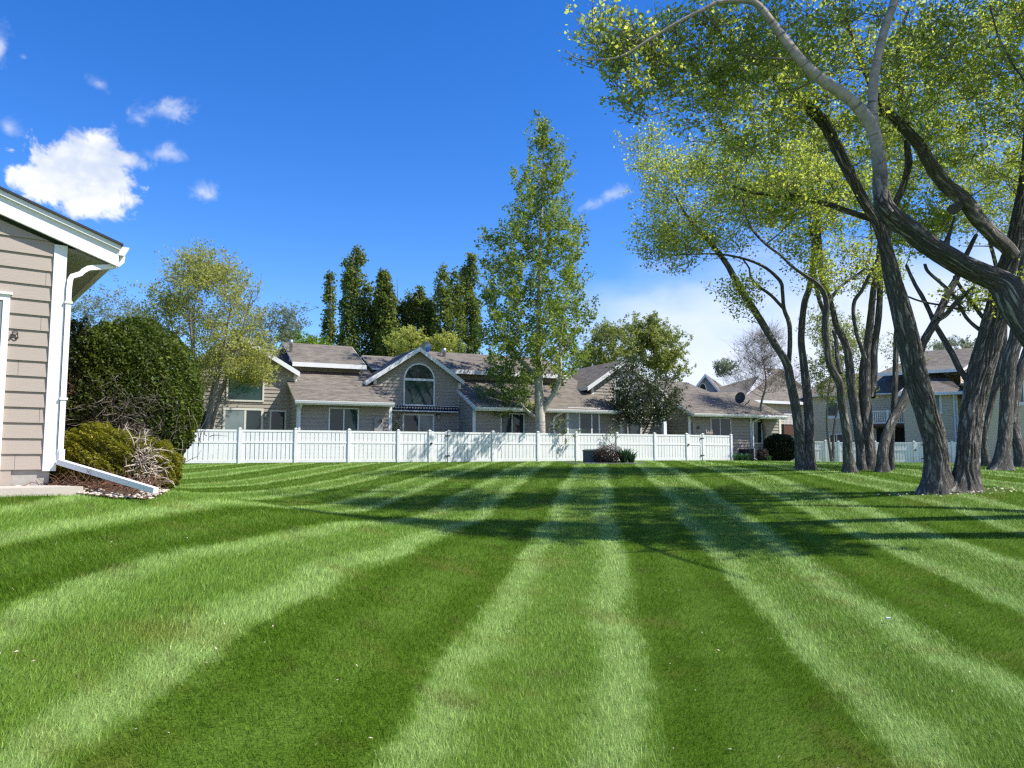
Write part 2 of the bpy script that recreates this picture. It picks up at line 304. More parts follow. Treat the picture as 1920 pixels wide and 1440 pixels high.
# mowing stripes: sheen of leaning blades painted into the turf colour by world position
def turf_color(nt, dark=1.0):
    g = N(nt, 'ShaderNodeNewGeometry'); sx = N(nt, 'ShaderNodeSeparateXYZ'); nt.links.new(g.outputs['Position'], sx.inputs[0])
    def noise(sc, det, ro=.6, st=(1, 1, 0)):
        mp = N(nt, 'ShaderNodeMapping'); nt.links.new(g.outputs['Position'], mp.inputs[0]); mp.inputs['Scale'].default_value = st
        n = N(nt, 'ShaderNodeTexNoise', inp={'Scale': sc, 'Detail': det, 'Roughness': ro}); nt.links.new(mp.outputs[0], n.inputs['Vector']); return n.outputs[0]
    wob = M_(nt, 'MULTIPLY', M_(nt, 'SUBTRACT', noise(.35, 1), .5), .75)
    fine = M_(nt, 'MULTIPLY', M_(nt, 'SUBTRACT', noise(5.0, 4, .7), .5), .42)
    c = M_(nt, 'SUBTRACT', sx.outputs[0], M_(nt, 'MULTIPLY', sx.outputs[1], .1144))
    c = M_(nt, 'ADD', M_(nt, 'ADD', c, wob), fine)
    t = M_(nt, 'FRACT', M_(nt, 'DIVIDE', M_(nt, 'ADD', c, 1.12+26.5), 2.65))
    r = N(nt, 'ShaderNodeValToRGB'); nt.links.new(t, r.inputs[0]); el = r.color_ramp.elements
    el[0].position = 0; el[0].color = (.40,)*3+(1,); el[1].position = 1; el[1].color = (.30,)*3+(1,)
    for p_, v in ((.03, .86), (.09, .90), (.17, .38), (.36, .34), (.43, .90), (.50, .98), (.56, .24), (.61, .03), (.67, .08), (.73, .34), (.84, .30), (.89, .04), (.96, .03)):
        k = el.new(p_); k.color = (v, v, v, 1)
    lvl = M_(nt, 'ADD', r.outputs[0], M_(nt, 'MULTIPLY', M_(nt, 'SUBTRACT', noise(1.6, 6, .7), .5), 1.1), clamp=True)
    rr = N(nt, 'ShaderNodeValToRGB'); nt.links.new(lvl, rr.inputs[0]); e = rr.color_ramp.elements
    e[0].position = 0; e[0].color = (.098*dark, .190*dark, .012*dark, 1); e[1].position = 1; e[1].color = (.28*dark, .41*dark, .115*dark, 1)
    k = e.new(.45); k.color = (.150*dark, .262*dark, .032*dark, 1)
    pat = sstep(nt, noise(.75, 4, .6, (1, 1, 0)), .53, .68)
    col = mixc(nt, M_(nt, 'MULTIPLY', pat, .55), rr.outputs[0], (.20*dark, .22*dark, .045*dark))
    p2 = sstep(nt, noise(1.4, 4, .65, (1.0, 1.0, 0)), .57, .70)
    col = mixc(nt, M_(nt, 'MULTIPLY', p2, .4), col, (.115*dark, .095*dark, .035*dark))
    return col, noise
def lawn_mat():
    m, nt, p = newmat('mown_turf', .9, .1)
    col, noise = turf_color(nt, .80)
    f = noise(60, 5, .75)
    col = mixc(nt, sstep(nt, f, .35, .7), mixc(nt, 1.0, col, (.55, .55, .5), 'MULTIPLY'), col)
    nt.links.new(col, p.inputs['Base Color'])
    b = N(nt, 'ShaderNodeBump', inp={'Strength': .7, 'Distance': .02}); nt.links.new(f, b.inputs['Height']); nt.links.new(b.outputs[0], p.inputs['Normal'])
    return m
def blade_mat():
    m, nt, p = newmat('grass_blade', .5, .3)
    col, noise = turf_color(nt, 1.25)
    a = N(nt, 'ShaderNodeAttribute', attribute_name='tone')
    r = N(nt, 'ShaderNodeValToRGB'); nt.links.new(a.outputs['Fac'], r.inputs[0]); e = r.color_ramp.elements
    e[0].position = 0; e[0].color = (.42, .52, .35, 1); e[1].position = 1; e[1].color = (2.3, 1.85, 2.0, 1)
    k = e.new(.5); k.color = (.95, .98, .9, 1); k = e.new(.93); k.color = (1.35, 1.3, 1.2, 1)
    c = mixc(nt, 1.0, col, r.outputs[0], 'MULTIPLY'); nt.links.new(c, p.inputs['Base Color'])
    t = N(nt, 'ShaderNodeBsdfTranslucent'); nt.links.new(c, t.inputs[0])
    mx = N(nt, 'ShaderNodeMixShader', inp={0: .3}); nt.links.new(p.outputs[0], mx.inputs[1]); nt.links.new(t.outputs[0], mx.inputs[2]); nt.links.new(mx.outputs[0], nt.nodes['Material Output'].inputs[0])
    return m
def build_ground():
    xs = np.concatenate([[-900, -400, -200, -120, -80, -60, -48], np.arange(-40, 50.1, .5), [58, 70, 90, 130, 220, 420, 900]])
    ys = np.concatenate([[-60, -20, -8], np.arange(-4, 75, .5), [80, 90, 110, 150, 220, 400, 800, 1500]])
    XX, YY = np.meshgrid(xs, ys); ZZ = gz(XX, YY)
    V = np.stack([XX.ravel(), YY.ravel(), ZZ.ravel()], 1); nx, ny = len(xs), len(ys)
    i, j = np.meshgrid(np.arange(nx-1), np.arange(ny-1)); a = (j*nx+i).ravel()
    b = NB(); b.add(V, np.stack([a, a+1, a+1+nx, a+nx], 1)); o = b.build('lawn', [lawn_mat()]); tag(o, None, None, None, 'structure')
build_ground()
PADPOLY = None
def build_grass():
    rs = np.random.RandomState(3)
    zones = [(2.6, 6.2, 9000, .0042, .047), (6.2, 9.5, 4600, .0055, .05), (9.5, 14, 2300, .0075, .055), (14, 22, 850, .011, .06), (22, 33, 280, .018, .065), (33, 47, 80, .028, .07)]
    P = []; Wd = []; H = []
    for (y0, y1, den, w, h) in zones:
        hw = .92; area = hw*(y1*y1-y0*y0); n = int(den*area)
        y = np.sqrt(rs.rand(n)*(y1*y1-y0*y0)+y0*y0); x = (rs.rand(n)*2-1)*hw*y
        P.append(np.stack([x, y], 1)); Wd.append(np.full(n, w)); H.append(np.full(n, h))
    P = np.concatenate(P); Wd = np.concatenate(Wd); H = np.concatenate(H)
    # keep off the house, the pad, the bed and the land behind the fence
    k = keep_turf(P); P = P[k]; Wd = Wd[k]; H = H[k]; n = len(P)
    c = P[:, 0]-.1144*P[:, 1]; t = np.mod((c+1.12)/2.65, 1.0); lean = np.where(t < .56, 1.0, -1.0)
    z = gz(P[:, 0], P[:, 1])
    th = rs.rand(n)*2*np.pi; tall = rs.rand(n) < .03
    h = H*(.55+.6*rs.rand(n))*np.where(tall, 1.45, 1); w = Wd*(.6+.8*rs.rand(n))
    bx = np.cos(th)*w*.5; by = np.sin(th)*w*.5
    lx = rs.randn(n)*.38; ly = rs.randn(n)*.38+lean*.55
    base = np.stack([P[:, 0], P[:, 1], z-.012], 1)
    V = np.empty((n, 3, 3)); V[:, 0] = base+np.stack([bx, by, 0*bx], 1); V[:, 1] = base-np.stack([bx, by, 0*bx], 1)
    V[:, 2] = base+np.stack([lx*h, ly*h, h*.8+.012], 1)
    b = NB(); tone = np.clip(rs.rand(n)*.9+np.where(tall, .15, 0), 0, 1)
    b.add(V.reshape(-1, 3), np.arange(n*3).reshape(-1, 3), None, tone)
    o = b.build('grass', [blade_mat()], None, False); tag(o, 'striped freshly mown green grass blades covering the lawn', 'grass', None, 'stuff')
# ---------------------------------------------------------------- facade frames
class Frame:
    def __init__(s, P0, t):
        s.P0 = np.array(P0, float); t = np.array(t, float); s.t = t/np.linalg.norm(t); s.m = np.array([-s.t[1], s.t[0]])
        if s.m @ np.array([0, 1.0]) < 0: s.m = -s.m
    def pt(s, a, off, z):
        q = s.P0+s.t*a+s.m*off; return np.array([q[0], q[1], z])
    def hit(s, px, py, off):               # (s, z) where a pixel's ray meets the vertical plane at `off`
        d = ray(px, py); n = s.m; P = s.P0+s.m*off
        k = (P @ n)/(d[:2] @ n); q = d*k; return float((q[:2]-s.P0) @ s.t), float(q[2]+EYE)
    def sx(s, px, off): return s.hit(px, 800, off)[0]
    def z(s, px, py, off): return s.hit(px, py, off)[1]
    def shift(s, off):
        f = Frame(s.P0+s.m*off, s.t); return f
def clip(poly, z0, z1):
    def half(p, f):
        o = []
        for i in range(len(p)):
            a, b = p[i], p[(i+1) % len(p)]; fa, fb = f(a), f(b)
            if fa >= 0: o.append(a)
            if (fa >= 0) != (fb >= 0): t = fa/(fa-fb); o.append((a[0]+t*(b[0]-a[0]), a[1]+t*(b[1]-a[1])))
        return o
    p = half(poly, lambda q: q[1]-z0)
    return half(p, lambda q: z1-q[1]) if len(p) > 2 else []
def siding(mb, pf, poly, exp=.19, lip=.032, z0=None):
    """lap siding: poly in (a, z); pf(a, proud, z) gives a world point, proud counted out of the wall"""
    zs = [q[1] for q in poly]; z = min(zs) if z0 is None else z0; top = max(zs)
    while z < top:
        c = clip(poly, z, z+exp)
        if len(c) > 2:
            mb.poly([pf(a, lip*(1-(zz-z)/exp)+.001, zz) for a, zz in c])
            lo = sorted([q for q in c if abs(q[1]-z) < 1e-6])
            if len(lo) >= 2: a, b = lo[0][0], lo[-1][0]; mb.poly([pf(a, 0, z), pf(b, 0, z), pf(b, lip+.001, z), pf(a, lip+.001, z)])
        z += exp
def fbox(mb, fr, a0, a1, p0, p1, z0, z1, off=0.0):
    """box on a frame: a along, p proud (towards the viewer) from the plane `off`, z"""
    c = [(a0, p0), (a1, p0), (a1, p1), (a0, p1)]
    mb.hexa([fr.pt(a, off-p, z0) for a, p in c]+[fr.pt(a, off-p, z1) for a, p in c])
def window(fr, off, a0, z0, a1, z1, parent, mat='whitep', glassm='glass', mull=(), fw=.07, rail=(), name='window', proud=.06, sill=False):
    mb = MB()
    fbox(mb, fr, a0, a0+fw, .0, proud, z0, z1, off); fbox(mb, fr, a1-fw, a1, .0, proud, z0, z1, off)
    fbox(mb, fr, a0+fw, a1-fw, .0, proud, z1-fw, z1, off); fbox(mb, fr, a0+fw, a1-fw, .0, proud, z0, z0+fw, off)
    for x in mull: fbox(mb, fr, x-fw*.45, x+fw*.45, .0, proud-.008, z0+fw, z1-fw, off)
    for z in rail: fbox(mb, fr, a0+fw, a1-fw, .0, proud-.012, z-fw*.4, z+fw*.4, off)
    w = mb.build(name, [MT[mat]], parent)
    xs = [a0+fw]+sorted(mull)+[a1-fw]
    for i in range(len(xs)-1):
        g = MB(); l = xs[i]+(fw*.45 if i else 0); r = xs[i+1]-(fw*.45 if i < len(xs)-2 else 0)
        p = .038
        g.poly([fr.pt(l, off-p, z0+fw), fr.pt(r, off-p, z0+fw), fr.pt(r, off-p, z1-fw), fr.pt(l, off-p, z1-fw)])
        gm = glassm[i] if isinstance(glassm, (list, tuple)) else glassm
        g.build('pane', [MT[gm]], w)
    if sill:
        sb = MB(); fbox(sb, fr, a0-.05, a1+.05, 0, .12, z0-.09, z0-.002, off); sb.build('sill', [MT[mat]], w)
    return w
def archwin(fr, off, a0, a1, z0, zt, ztop, parent, mat='whitep', glassm='glass_green', fw=.08, proud=.07):
    ca = (a0+a1)/2; R = (a1-a0)/2; H = ztop-zt; mb = MB(); n = 20
    fbox(mb, fr, a0, a0+fw, 0, proud, z0, zt, off); fbox(mb, fr, a1-fw, a1, 0, proud, z0, zt, off); fbox(mb, fr, a0+fw, a1-fw, 0, proud, z0, z0+fw, off)
    fbox(mb, fr, a0+fw, a1-fw, 0, proud-.01, zt-fw*.8, zt+fw*.8, off)
    for i in range(n):
        q = []
        for th in (math.pi*i/n, math.pi*(i+1)/n):
            q.append(((ca+R*math.cos(th), zt+H*math.sin(th)), (ca+(R-fw)*math.cos(th), zt+(H-fw)*math.sin(th))))
        (o1, i1), (o2, i2) = q
        mb.hexa([fr.pt(*x) for x in ((o1[0], off, o1[1]), (o2[0], off, o2[1]), (i2[0], off, i2[1]), (i1[0], off, i1[1]),
                                     (o1[0], off-proud, o1[1]), (o2[0], off-proud, o2[1]), (i2[0], off-proud, i2[1]), (i1[0], off-proud, i1[1]))])
    w = mb.build('arched_window', [MT[mat]], parent)
    g = MB(); p = .038
    g.poly([fr.pt(a0+fw, off-p, z0+fw), fr.pt(a1-fw, off-p, z0+fw), fr.pt(a1-fw, off-p, zt-fw*.8), fr.pt(a0+fw, off-p, zt-fw*.8)]); g.build('pane', [MT[glassm]], w)
    g = MB(); g.poly([fr.pt(ca+(R-fw*.9)*math.cos(t), off-p, zt+fw*.8+(H-fw*1.7)*math.sin(t)) for t in [math.pi*i/n for i in range(n+1)]]); g.build('pane', [MT['glass']], w)
    return w
def slab(mb, P, th=.10):
    """roof slab from a 3D polygon P (ccw seen from above), UV in metres along the slope"""
    P = [np.array(p, float) for p in P]; n = np.zeros(3)
    for i in range(1, len(P)-1): n += np.cross(P[i]-P[0], P[i+1]-P[0])
    n /= np.linalg.norm(n)
    if n[2] < 0: P = P[::-1]; n = -n
    h = np.cross((0, 0, 1), n); h = h/np.linalg.norm(h) if np.linalg.norm(h) > 1e-4 else np.array([1.0, 0, 0]); u = np.cross(n, h)
    uv = [(float(p @ h), float(p @ u)) for p in P]
    mb.poly(P, uv); D = [p-np.array([0, 0, th]) for p in P]; mb.poly(D[::-1], None, 1)
    for i in range(len(P)):
        j = (i+1) % len(P); mb.poly([P[i], D[i], D[j], P[j]], None, 1)
def beam(mb, A, B, w, h, up=(0, 0, 1), mi=0):
    """rectangular bar from A to B; h below the line, w thick sideways"""
    A = np.array(A, float); B = np.array(B, float); d = (B-A)/np.linalg.norm(B-A); s = np.cross(d, up); s /= np.linalg.norm(s); u = np.array(up, float)
    q = []
    for P in (A, B): q.append([P+s*w/2-u*h, P-s*w/2-u*h, P-s*w/2, P+s*w/2])
    a, b = q; mb.hexa([a[0], a[1], b[1], b[0], a[3], a[2], b[2], b[3]], mi)
def gutter(fr, a0, a1, off, z, parent, h=.13, w=.12, mat='whitep'):
    mb = MB(); prof = [(0, 0), (0, -h), (w*.75, -h), (w, -.03), (w, 0)]
    for i in range(len(prof)):
        (p, q), (p2, q2) = prof[i], prof[(i+1) % len(prof)]
        if i == len(prof)-1: q = q2 = -.02
        mb.poly([fr.pt(a0, off-p, z+q), fr.pt(a1, off-p, z+q), fr.pt(a1, off-p2, z+q2), fr.pt(a0, off-p2, z+q2)])
    for a in (a0, a1): mb.poly([fr.pt(a, off-p, z+q) for p, q in prof])
    return mb.build('gutter', [MT[mat]], parent)
def tube_poly(pts, rad, m=8):
    """numpy tube; returns V, Q, UV (metres)"""
    P = np.array(pts, float); n = len(P); R = np.broadcast_to(np.array(rad, float), (n,)) if np.ndim(rad) < 2 else rad
    T = np.gradient(P, axis=0); T /= np.linalg.norm(T, axis=1)[:, None]+1e-12
    ref = np.array([0, 0, 1.0]) if abs(T[0][2]) < .8 else np.array([0, 1.0, 0]); U = np.empty_like(P)
    u = np.cross(T[0], ref); u /= np.linalg.norm(u)
    for i in range(n):
        u = u-T[i]*(u @ T[i]); u /= np.linalg.norm(u)+1e-12; U[i] = u
    B = np.cross(T, U); th = np.arange(m)*2*np.pi/m
    ring = np.cos(th)[None, :, None]*U[:, None]+np.sin(th)[None, :, None]*B[:, None]
    V = P[:, None]+ring*R[:, None, None]
    L = np.concatenate([[0], np.cumsum(np.linalg.norm(np.diff(P, axis=0), axis=1))])
    i, j = np.meshgrid(np.arange(n-1), np.arange(m), indexing='ij'); i = i.ravel(); j = j.ravel(); j2 = (j+1) % m
    Q = np.stack([i*m+j, i*m+j2, (i+1)*m+j2, (i+1)*m+j], 1)
    c = 2*np.pi*np.mean(R)/m
    UV = np.stack([np.stack([j*c, L[i]], 1), np.stack([(j+1)*c, L[i]], 1), np.stack([(j+1)*c, L[i+1]], 1), np.stack([j*c, L[i+1]], 1)], 1).reshape(-1, 2)
    return V.reshape(-1, 3), Q, UV
def tube(name, pts, rad, mat, parent=None, m=8, smooth=True):
    b = NB(); V, Q, UV = tube_poly(pts, rad, m); b.add(V, Q, UV); return b.build(name, [MT[mat]], parent, smooth)
def flatpipe(name, pts, w, h, mat, parent, side):
    """rectangular downspout along pts; side: horizontal unit vector of its width"""
    mb = MB(); side = np.array([side[0], side[1], 0.0]); rings = []
    P = np.array(pts, float); T = np.gradient(P, axis=0)
    for p, t in zip(P, T):
        t = t/np.linalg.norm(t); o = np.cross(t, side); o /= np.linalg.norm(o)+1e-9
        rings.append([p+side*w/2+o*h/2, p-side*w/2+o*h/2, p-side*w/2-o*h/2, p+side*w/2-o*h/2])
    for a, b in zip(rings[:-1], rings[1:]):
        for k in range(4): mb.poly([a[k], a[(k+1) % 4], b[(k+1) % 4], b[k]])
    mb.poly(rings[0]); mb.poly(rings[-1]); return mb.build(name, [MT[mat]], parent)
def spline(P, step):
    """Catmull-Rom through the rows of P (any number of columns: x, y, z, r)"""
    P = np.array(P, float); Q = np.vstack([2*P[0]-P[1], P, 2*P[-1]-P[-2]]); out = []
    for i in range(1, len(Q)-2):
        n = max(1, int(np.linalg.norm(Q[i+1][:3]-Q[i][:3])/step)); t = (np.arange(n)/n)[:, None]
        out.append(.5*((2*Q[i])+(-Q[i-1]+Q[i+1])*t+(2*Q[i-1]-5*Q[i]+4*Q[i+1]-Q[i+2])*t**2+(-Q[i-1]+3*Q[i]-3*Q[i+1]+Q[i+2])*t**3))
    out.append(P[-1:]); return np.vstack(out)
# ---------------------------------------------------------------- the row houses behind the fence
_a = at(341, 850, 33.3); _b = at(1368, 850, 46.0)
FR = Frame(_a[:2], (_b-_a)[:2])
WF, WR, EO = 2.2, 4.4, 1.6               # wing front, recessed wall, wing eave: metres behind the fence line
GB = EYE-.50
SL = .42
def planehit(fr, px, py, ze, off0=EO, m=SL):
    d = ray(px, py); dm = d[:2] @ fr.m; k = (ze-EYE-m*(fr.P0 @ fr.m+off0))/(d[2]-m*dm); q = d*k; return np.array([q[0], q[1], q[2]+EYE])
def gable(fr, off, s0, s1, sr, zr, ztip, stip, parent, depth=6.0, ov=.38, mat='siding', left=True, sidez=None, exp=.19, zb=None, lt=None):
    m = (zr-ztip)/(stip-sr); zb = GB if zb is None else zb; dz = .16
    ltip = lt if lt is not None else 2*sr-stip
    zl = lambda s: zr-dz-m*abs(s-sr)
    poly = [(s0, zb), (s1, zb), (s1, zl(s1)), (sr, zl(sr)), (s0, zl(s0))]
    mb = MB(); siding(mb, lambda a, p, z: fr.pt(a, off-p, z), poly, exp); 
    for s, sg in ((s0, -1), (s1, 1)):
        siding(mb, lambda a, p, z, s=s, sg=sg: fr.pt(s+p*sg, a, z), [(off, zb), (off+depth, zb), (off+depth, zl(s)), (off, zl(s))], exp)
    mb.build('wall', [MT[mat]], parent)
    rb = MB(); of, ob = off-ov, off+depth
    slab(rb, [fr.pt(sr, of, zr), fr.pt(stip, of, ztip), fr.pt(stip, ob, ztip), fr.pt(sr, ob, zr)], .09)
    zlt = zr-m*(sr-ltip)
    slab(rb, [fr.pt(ltip, of, zlt), fr.pt(sr, of, zr), fr.pt(sr, ob, zr), fr.pt(ltip, ob, zlt)], .09)
    rb.build('roof', [MT['shingle'], MT['whitep']], parent)
    tb = MB()
    for (a, za) in ((stip, ztip), (ltip, zlt)):
        beam(tb, fr.pt(a, of-.03, za-.02), fr.pt(sr, of-.03, zr-.02), .05, .24)
        beam(tb, fr.pt(a, of, za-.03), fr.pt(a, of+1.6, za-.03), .04, .16)
    tb.build('rake_board', [MT['whitep']], parent)
    for a_, b_, c_ in ((s1-.13, s1+.035, s1), (s0-.035, s0+.13, s0)): cb = MB(); fbox(cb, fr, a_, b_, 0, .045, zb, zl(c_)-.02, off); cb.build('corner_board', [MT['whitep']], parent)
    return m
def sidewall(fr, s, sg, o0, o1, z0, zf, parent, mat='siding', exp=.19):
    mb = MB(); siding(mb, lambda a, p, z: fr.pt(s+p*sg, a, z), [(o0, z0), (o1, z0), (o1, zf(o1)), (o0, zf(o0))], exp); return mb.build('wall', [MT[mat]], parent)
def vent(px, py0, py1, off, r, parent, cap=True, name='vent_pipe'):
    s, z0 = FR.hit(px, py1, off); z1 = FR.z(px, py0, off); p = FR.pt(s, off, 0)
    pts = [(p[0], p[1], z0-.3), (p[0], p[1], z1-.3)]; rd = [r, r]
    if cap: pts += [(p[0], p[1], z1-.29), (p[0], p[1], z1-.05), (p[0], p[1], z1)]; rd += [r*1.5, r*1.5, r*.9]
    return tube(name, pts, rd, 'steel', parent, 10, False)
def lantern(fr, px, py, off, parent):
    s, z = fr.hit(px, py, off); mb = MB(); fbox(mb, fr, s-.06, s+.06, 0, .05, z-.02, z+.16, off); fbox(mb, fr, s-.09, s+.09, .05, .22, z+.08, z+.12, off)
    o = mb.build('wall_lantern', [MT['iron']], parent)
    g = MB(); fbox(g, fr, s-.065, s+.065, .07, .20, z-.14, z+.08, off); g.build('lantern_glass', [MT['glass_pale']], o)
def wing(fr, sa, sb, ze, ztop_off, parent, eave_a, eave_b, left_side=True, right_side=False, m=SL):
    zf = lambda o: ze+m*(o-EO)-.12
    mb = MB(); siding(mb, lambda a, p, z: fr.pt(a, WF-p, z), [(sa, GB), (sb, GB), (sb, zf(WF)-.02), (sa, zf(WF)-.02)]); mb.build('wall', [MT['siding']], parent)
    if left_side: sidewall(fr, sa, -1, WF, WR, GB, zf, parent)
    if right_side: sidewall(fr, sb, 1, WF, ztop_off, GB, zf, parent)
    for a_, b_ in ((sb-.13, sb+.037), (sa-.037, sa+.13)): cb = MB(); fbox(cb, fr, a_, b_, 0, .045, GB, zf(WF)-.05, WF); cb.build('corner_board', [MT['whitep']], parent)
    so = MB(); so.poly([fr.pt(eave_a, EO+.02, ze-.15), fr.pt(eave_b, EO+.02, ze-.15), fr.pt(eave_b, WF, ze-.15), fr.pt(eave_a, WF, ze-.15)]); so.build('soffit', [MT['soffit']], parent)
    fb = MB(); fbox(fb, fr, eave_a, eave_b, 0, .03, ze-.20, ze-.03, EO+.035); fb.build('fascia', [MT['whitep']], parent)
    gutter(fr, eave_a, eave_b, EO+.002, ze-.005, parent)
def unit_a():
    P = FR.pt(FR.sx(470, WR), WR, GB); T = thing('townhouse', P, 'taupe townhouse with arched gable window partly behind the yellow-green budding tree', 'house', 'taupe townhouses behind the white fence')
    sr, zr = FR.hit(453, 629, WR-.38); st, zt = FR.hit(562, 697, WR-.38)
    s0, s1 = FR.sx(354, WR), FR.sx(553, WR)
    gable(FR, WR, s0, s1, sr, zr, zt, st, T, depth=9)
    a0, a1 = FR.sx(422, WR), FR.sx(493, WR)
    archwin(FR, WR, a0, a1, FR.z(457, 753, WR), FR.z(457, 697, WR), FR.z(457, 661, WR), T, 'cream')
    a0, a1 = FR.sx(417, WR), FR.sx(493, WR); mid = FR.sx(459, WR)
    window(FR, WR, a0, GB+.12, a1, FR.z(457, 765, WR), T, 'cream', mull=[mid], fw=.11, name='sliding_door', glassm=['glass_pale', 'glass'])
    window(FR, WR, FR.sx(505, WR), GB+.5, FR.sx(536, WR), FR.z(520, 769, WR), T, 'cream', fw=.08)
    window(FR, WR, FR.sx(372, WR), GB+.5, FR.sx(403, WR), FR.z(388, 767, WR), T, 'cream', fw=.09)
    lantern(FR, 498, 778, WR, T)
    # wing
    sa, sb = FR.sx(557, WF), FR.sx(733, WF); ze = FR.z(650, 752.5, EO-.1); ea, eb = FR.sx(552, EO), FR.sx(738.5, EO)
    wing(FR, sa, sb, ze, 6, T, ea, eb)
    RO = 10.1; rb = MB(); slab(rb, [FR.pt(ea, EO, ze), FR.pt(eb, EO, ze), FR.pt(eb, RO, ze+SL*(RO-EO)), FR.pt(ea, RO, ze+SL*(RO-EO))])
    slab(rb, [FR.pt(ea, RO, ze+SL*(RO-EO)), FR.pt(eb, RO, ze+SL*(RO-EO)), FR.pt(eb, 18, ze), FR.pt(ea, 18, ze)])
    # clerestory roof
    co = 6.2; ue = 5.5; zu = FR.z(610, 681, ue); ua, ub = FR.sx(545, ue), FR.sx(684, ue)
    zrg = lambda o: zu+SL*(o-ue)
    k = 3.6; slab(rb, [FR.pt(ua, ue, zu), FR.pt(ub, ue, zu), FR.pt(ub, ue+k, zrg(ue+k)), FR.pt(ua, ue+k, zrg(ue+k))]); slab(rb, [FR.pt(ua, ue+k, zrg(ue+k)), FR.pt(ub, ue+k, zrg(ue+k)), FR.pt(ub, ue+2*k, zu), FR.pt(ua, ue+2*k, zu)])
    rb.build('roof', [MT['shingle'], MT['whitep']], T)
    tb = MB(); fbox(tb, FR, ua, ub+.02, 0, .04, zu-.24, zu-.005, ue); beam(tb, FR.pt(ub+.02, ue, zu-.03), FR.pt(ub+.02, ue+k, zrg(ue+k)-.03), .05, .2); tb.build('fascia', [MT['whitep']], T)
    cm = MB(); c0, c1 = FR.sx(548, co), FR.sx(677, co); zc = ze+SL*(co-EO)-.1
    siding(cm, lambda a, p, z: FR.pt(a, co-p, z), [(c0, zc), (c1, zc), (c1, zrg(co)-.15), (c0, zrg(co)-.15)])
    siding(cm, lambda a, p, z: FR.pt(c1+p, a, z), [(co, zc), (co+4.5, zc), (co+2.4, zrg(co+2.4)-.15), (co, zrg(co)-.15)]); cm.build('wall', [MT['siding']], T)
    window(FR, WF, FR.sx(615.5, WF), GB+.9, FR.sx(672, WF), FR.z(644, 764.5, WF), T, fw=.06, mull=[FR.sx(644, WF)], glassm=['glass', 'glass_green'])
    s, z = FR.hit(561.5, 758, WF); p = lambda o, zz: FR.pt(s, o, zz)
    flatpipe('downspout', [p(EO-.05, ze-.10), p(EO, ze-.16), p(WF-.14, ze-.42), p(WF-.09, ze-.55), p(WF-.09, GB)], .10, .08, 'whitep', T, FR.t)
    s, z = FR.hit(701, 784, WF); mb = MB(); fbox(mb, FR, s, s+.45, 0, .14, z-1.1, z+.05, WF); mbx = mb.build('electric_box', [MT['meter']], T)
    c = FR.pt(s+.29, WF-.14, z-.16); tube('meter', [c, c-np.array([FR.m[0], FR.m[1], 0])*.12], [.10, .09], 'glass_pale', mbx, 14, False)
    vent(545, 637, 668, 7.2, .085, T); vent(626, 656, 664, 7.6, .07, T, False)
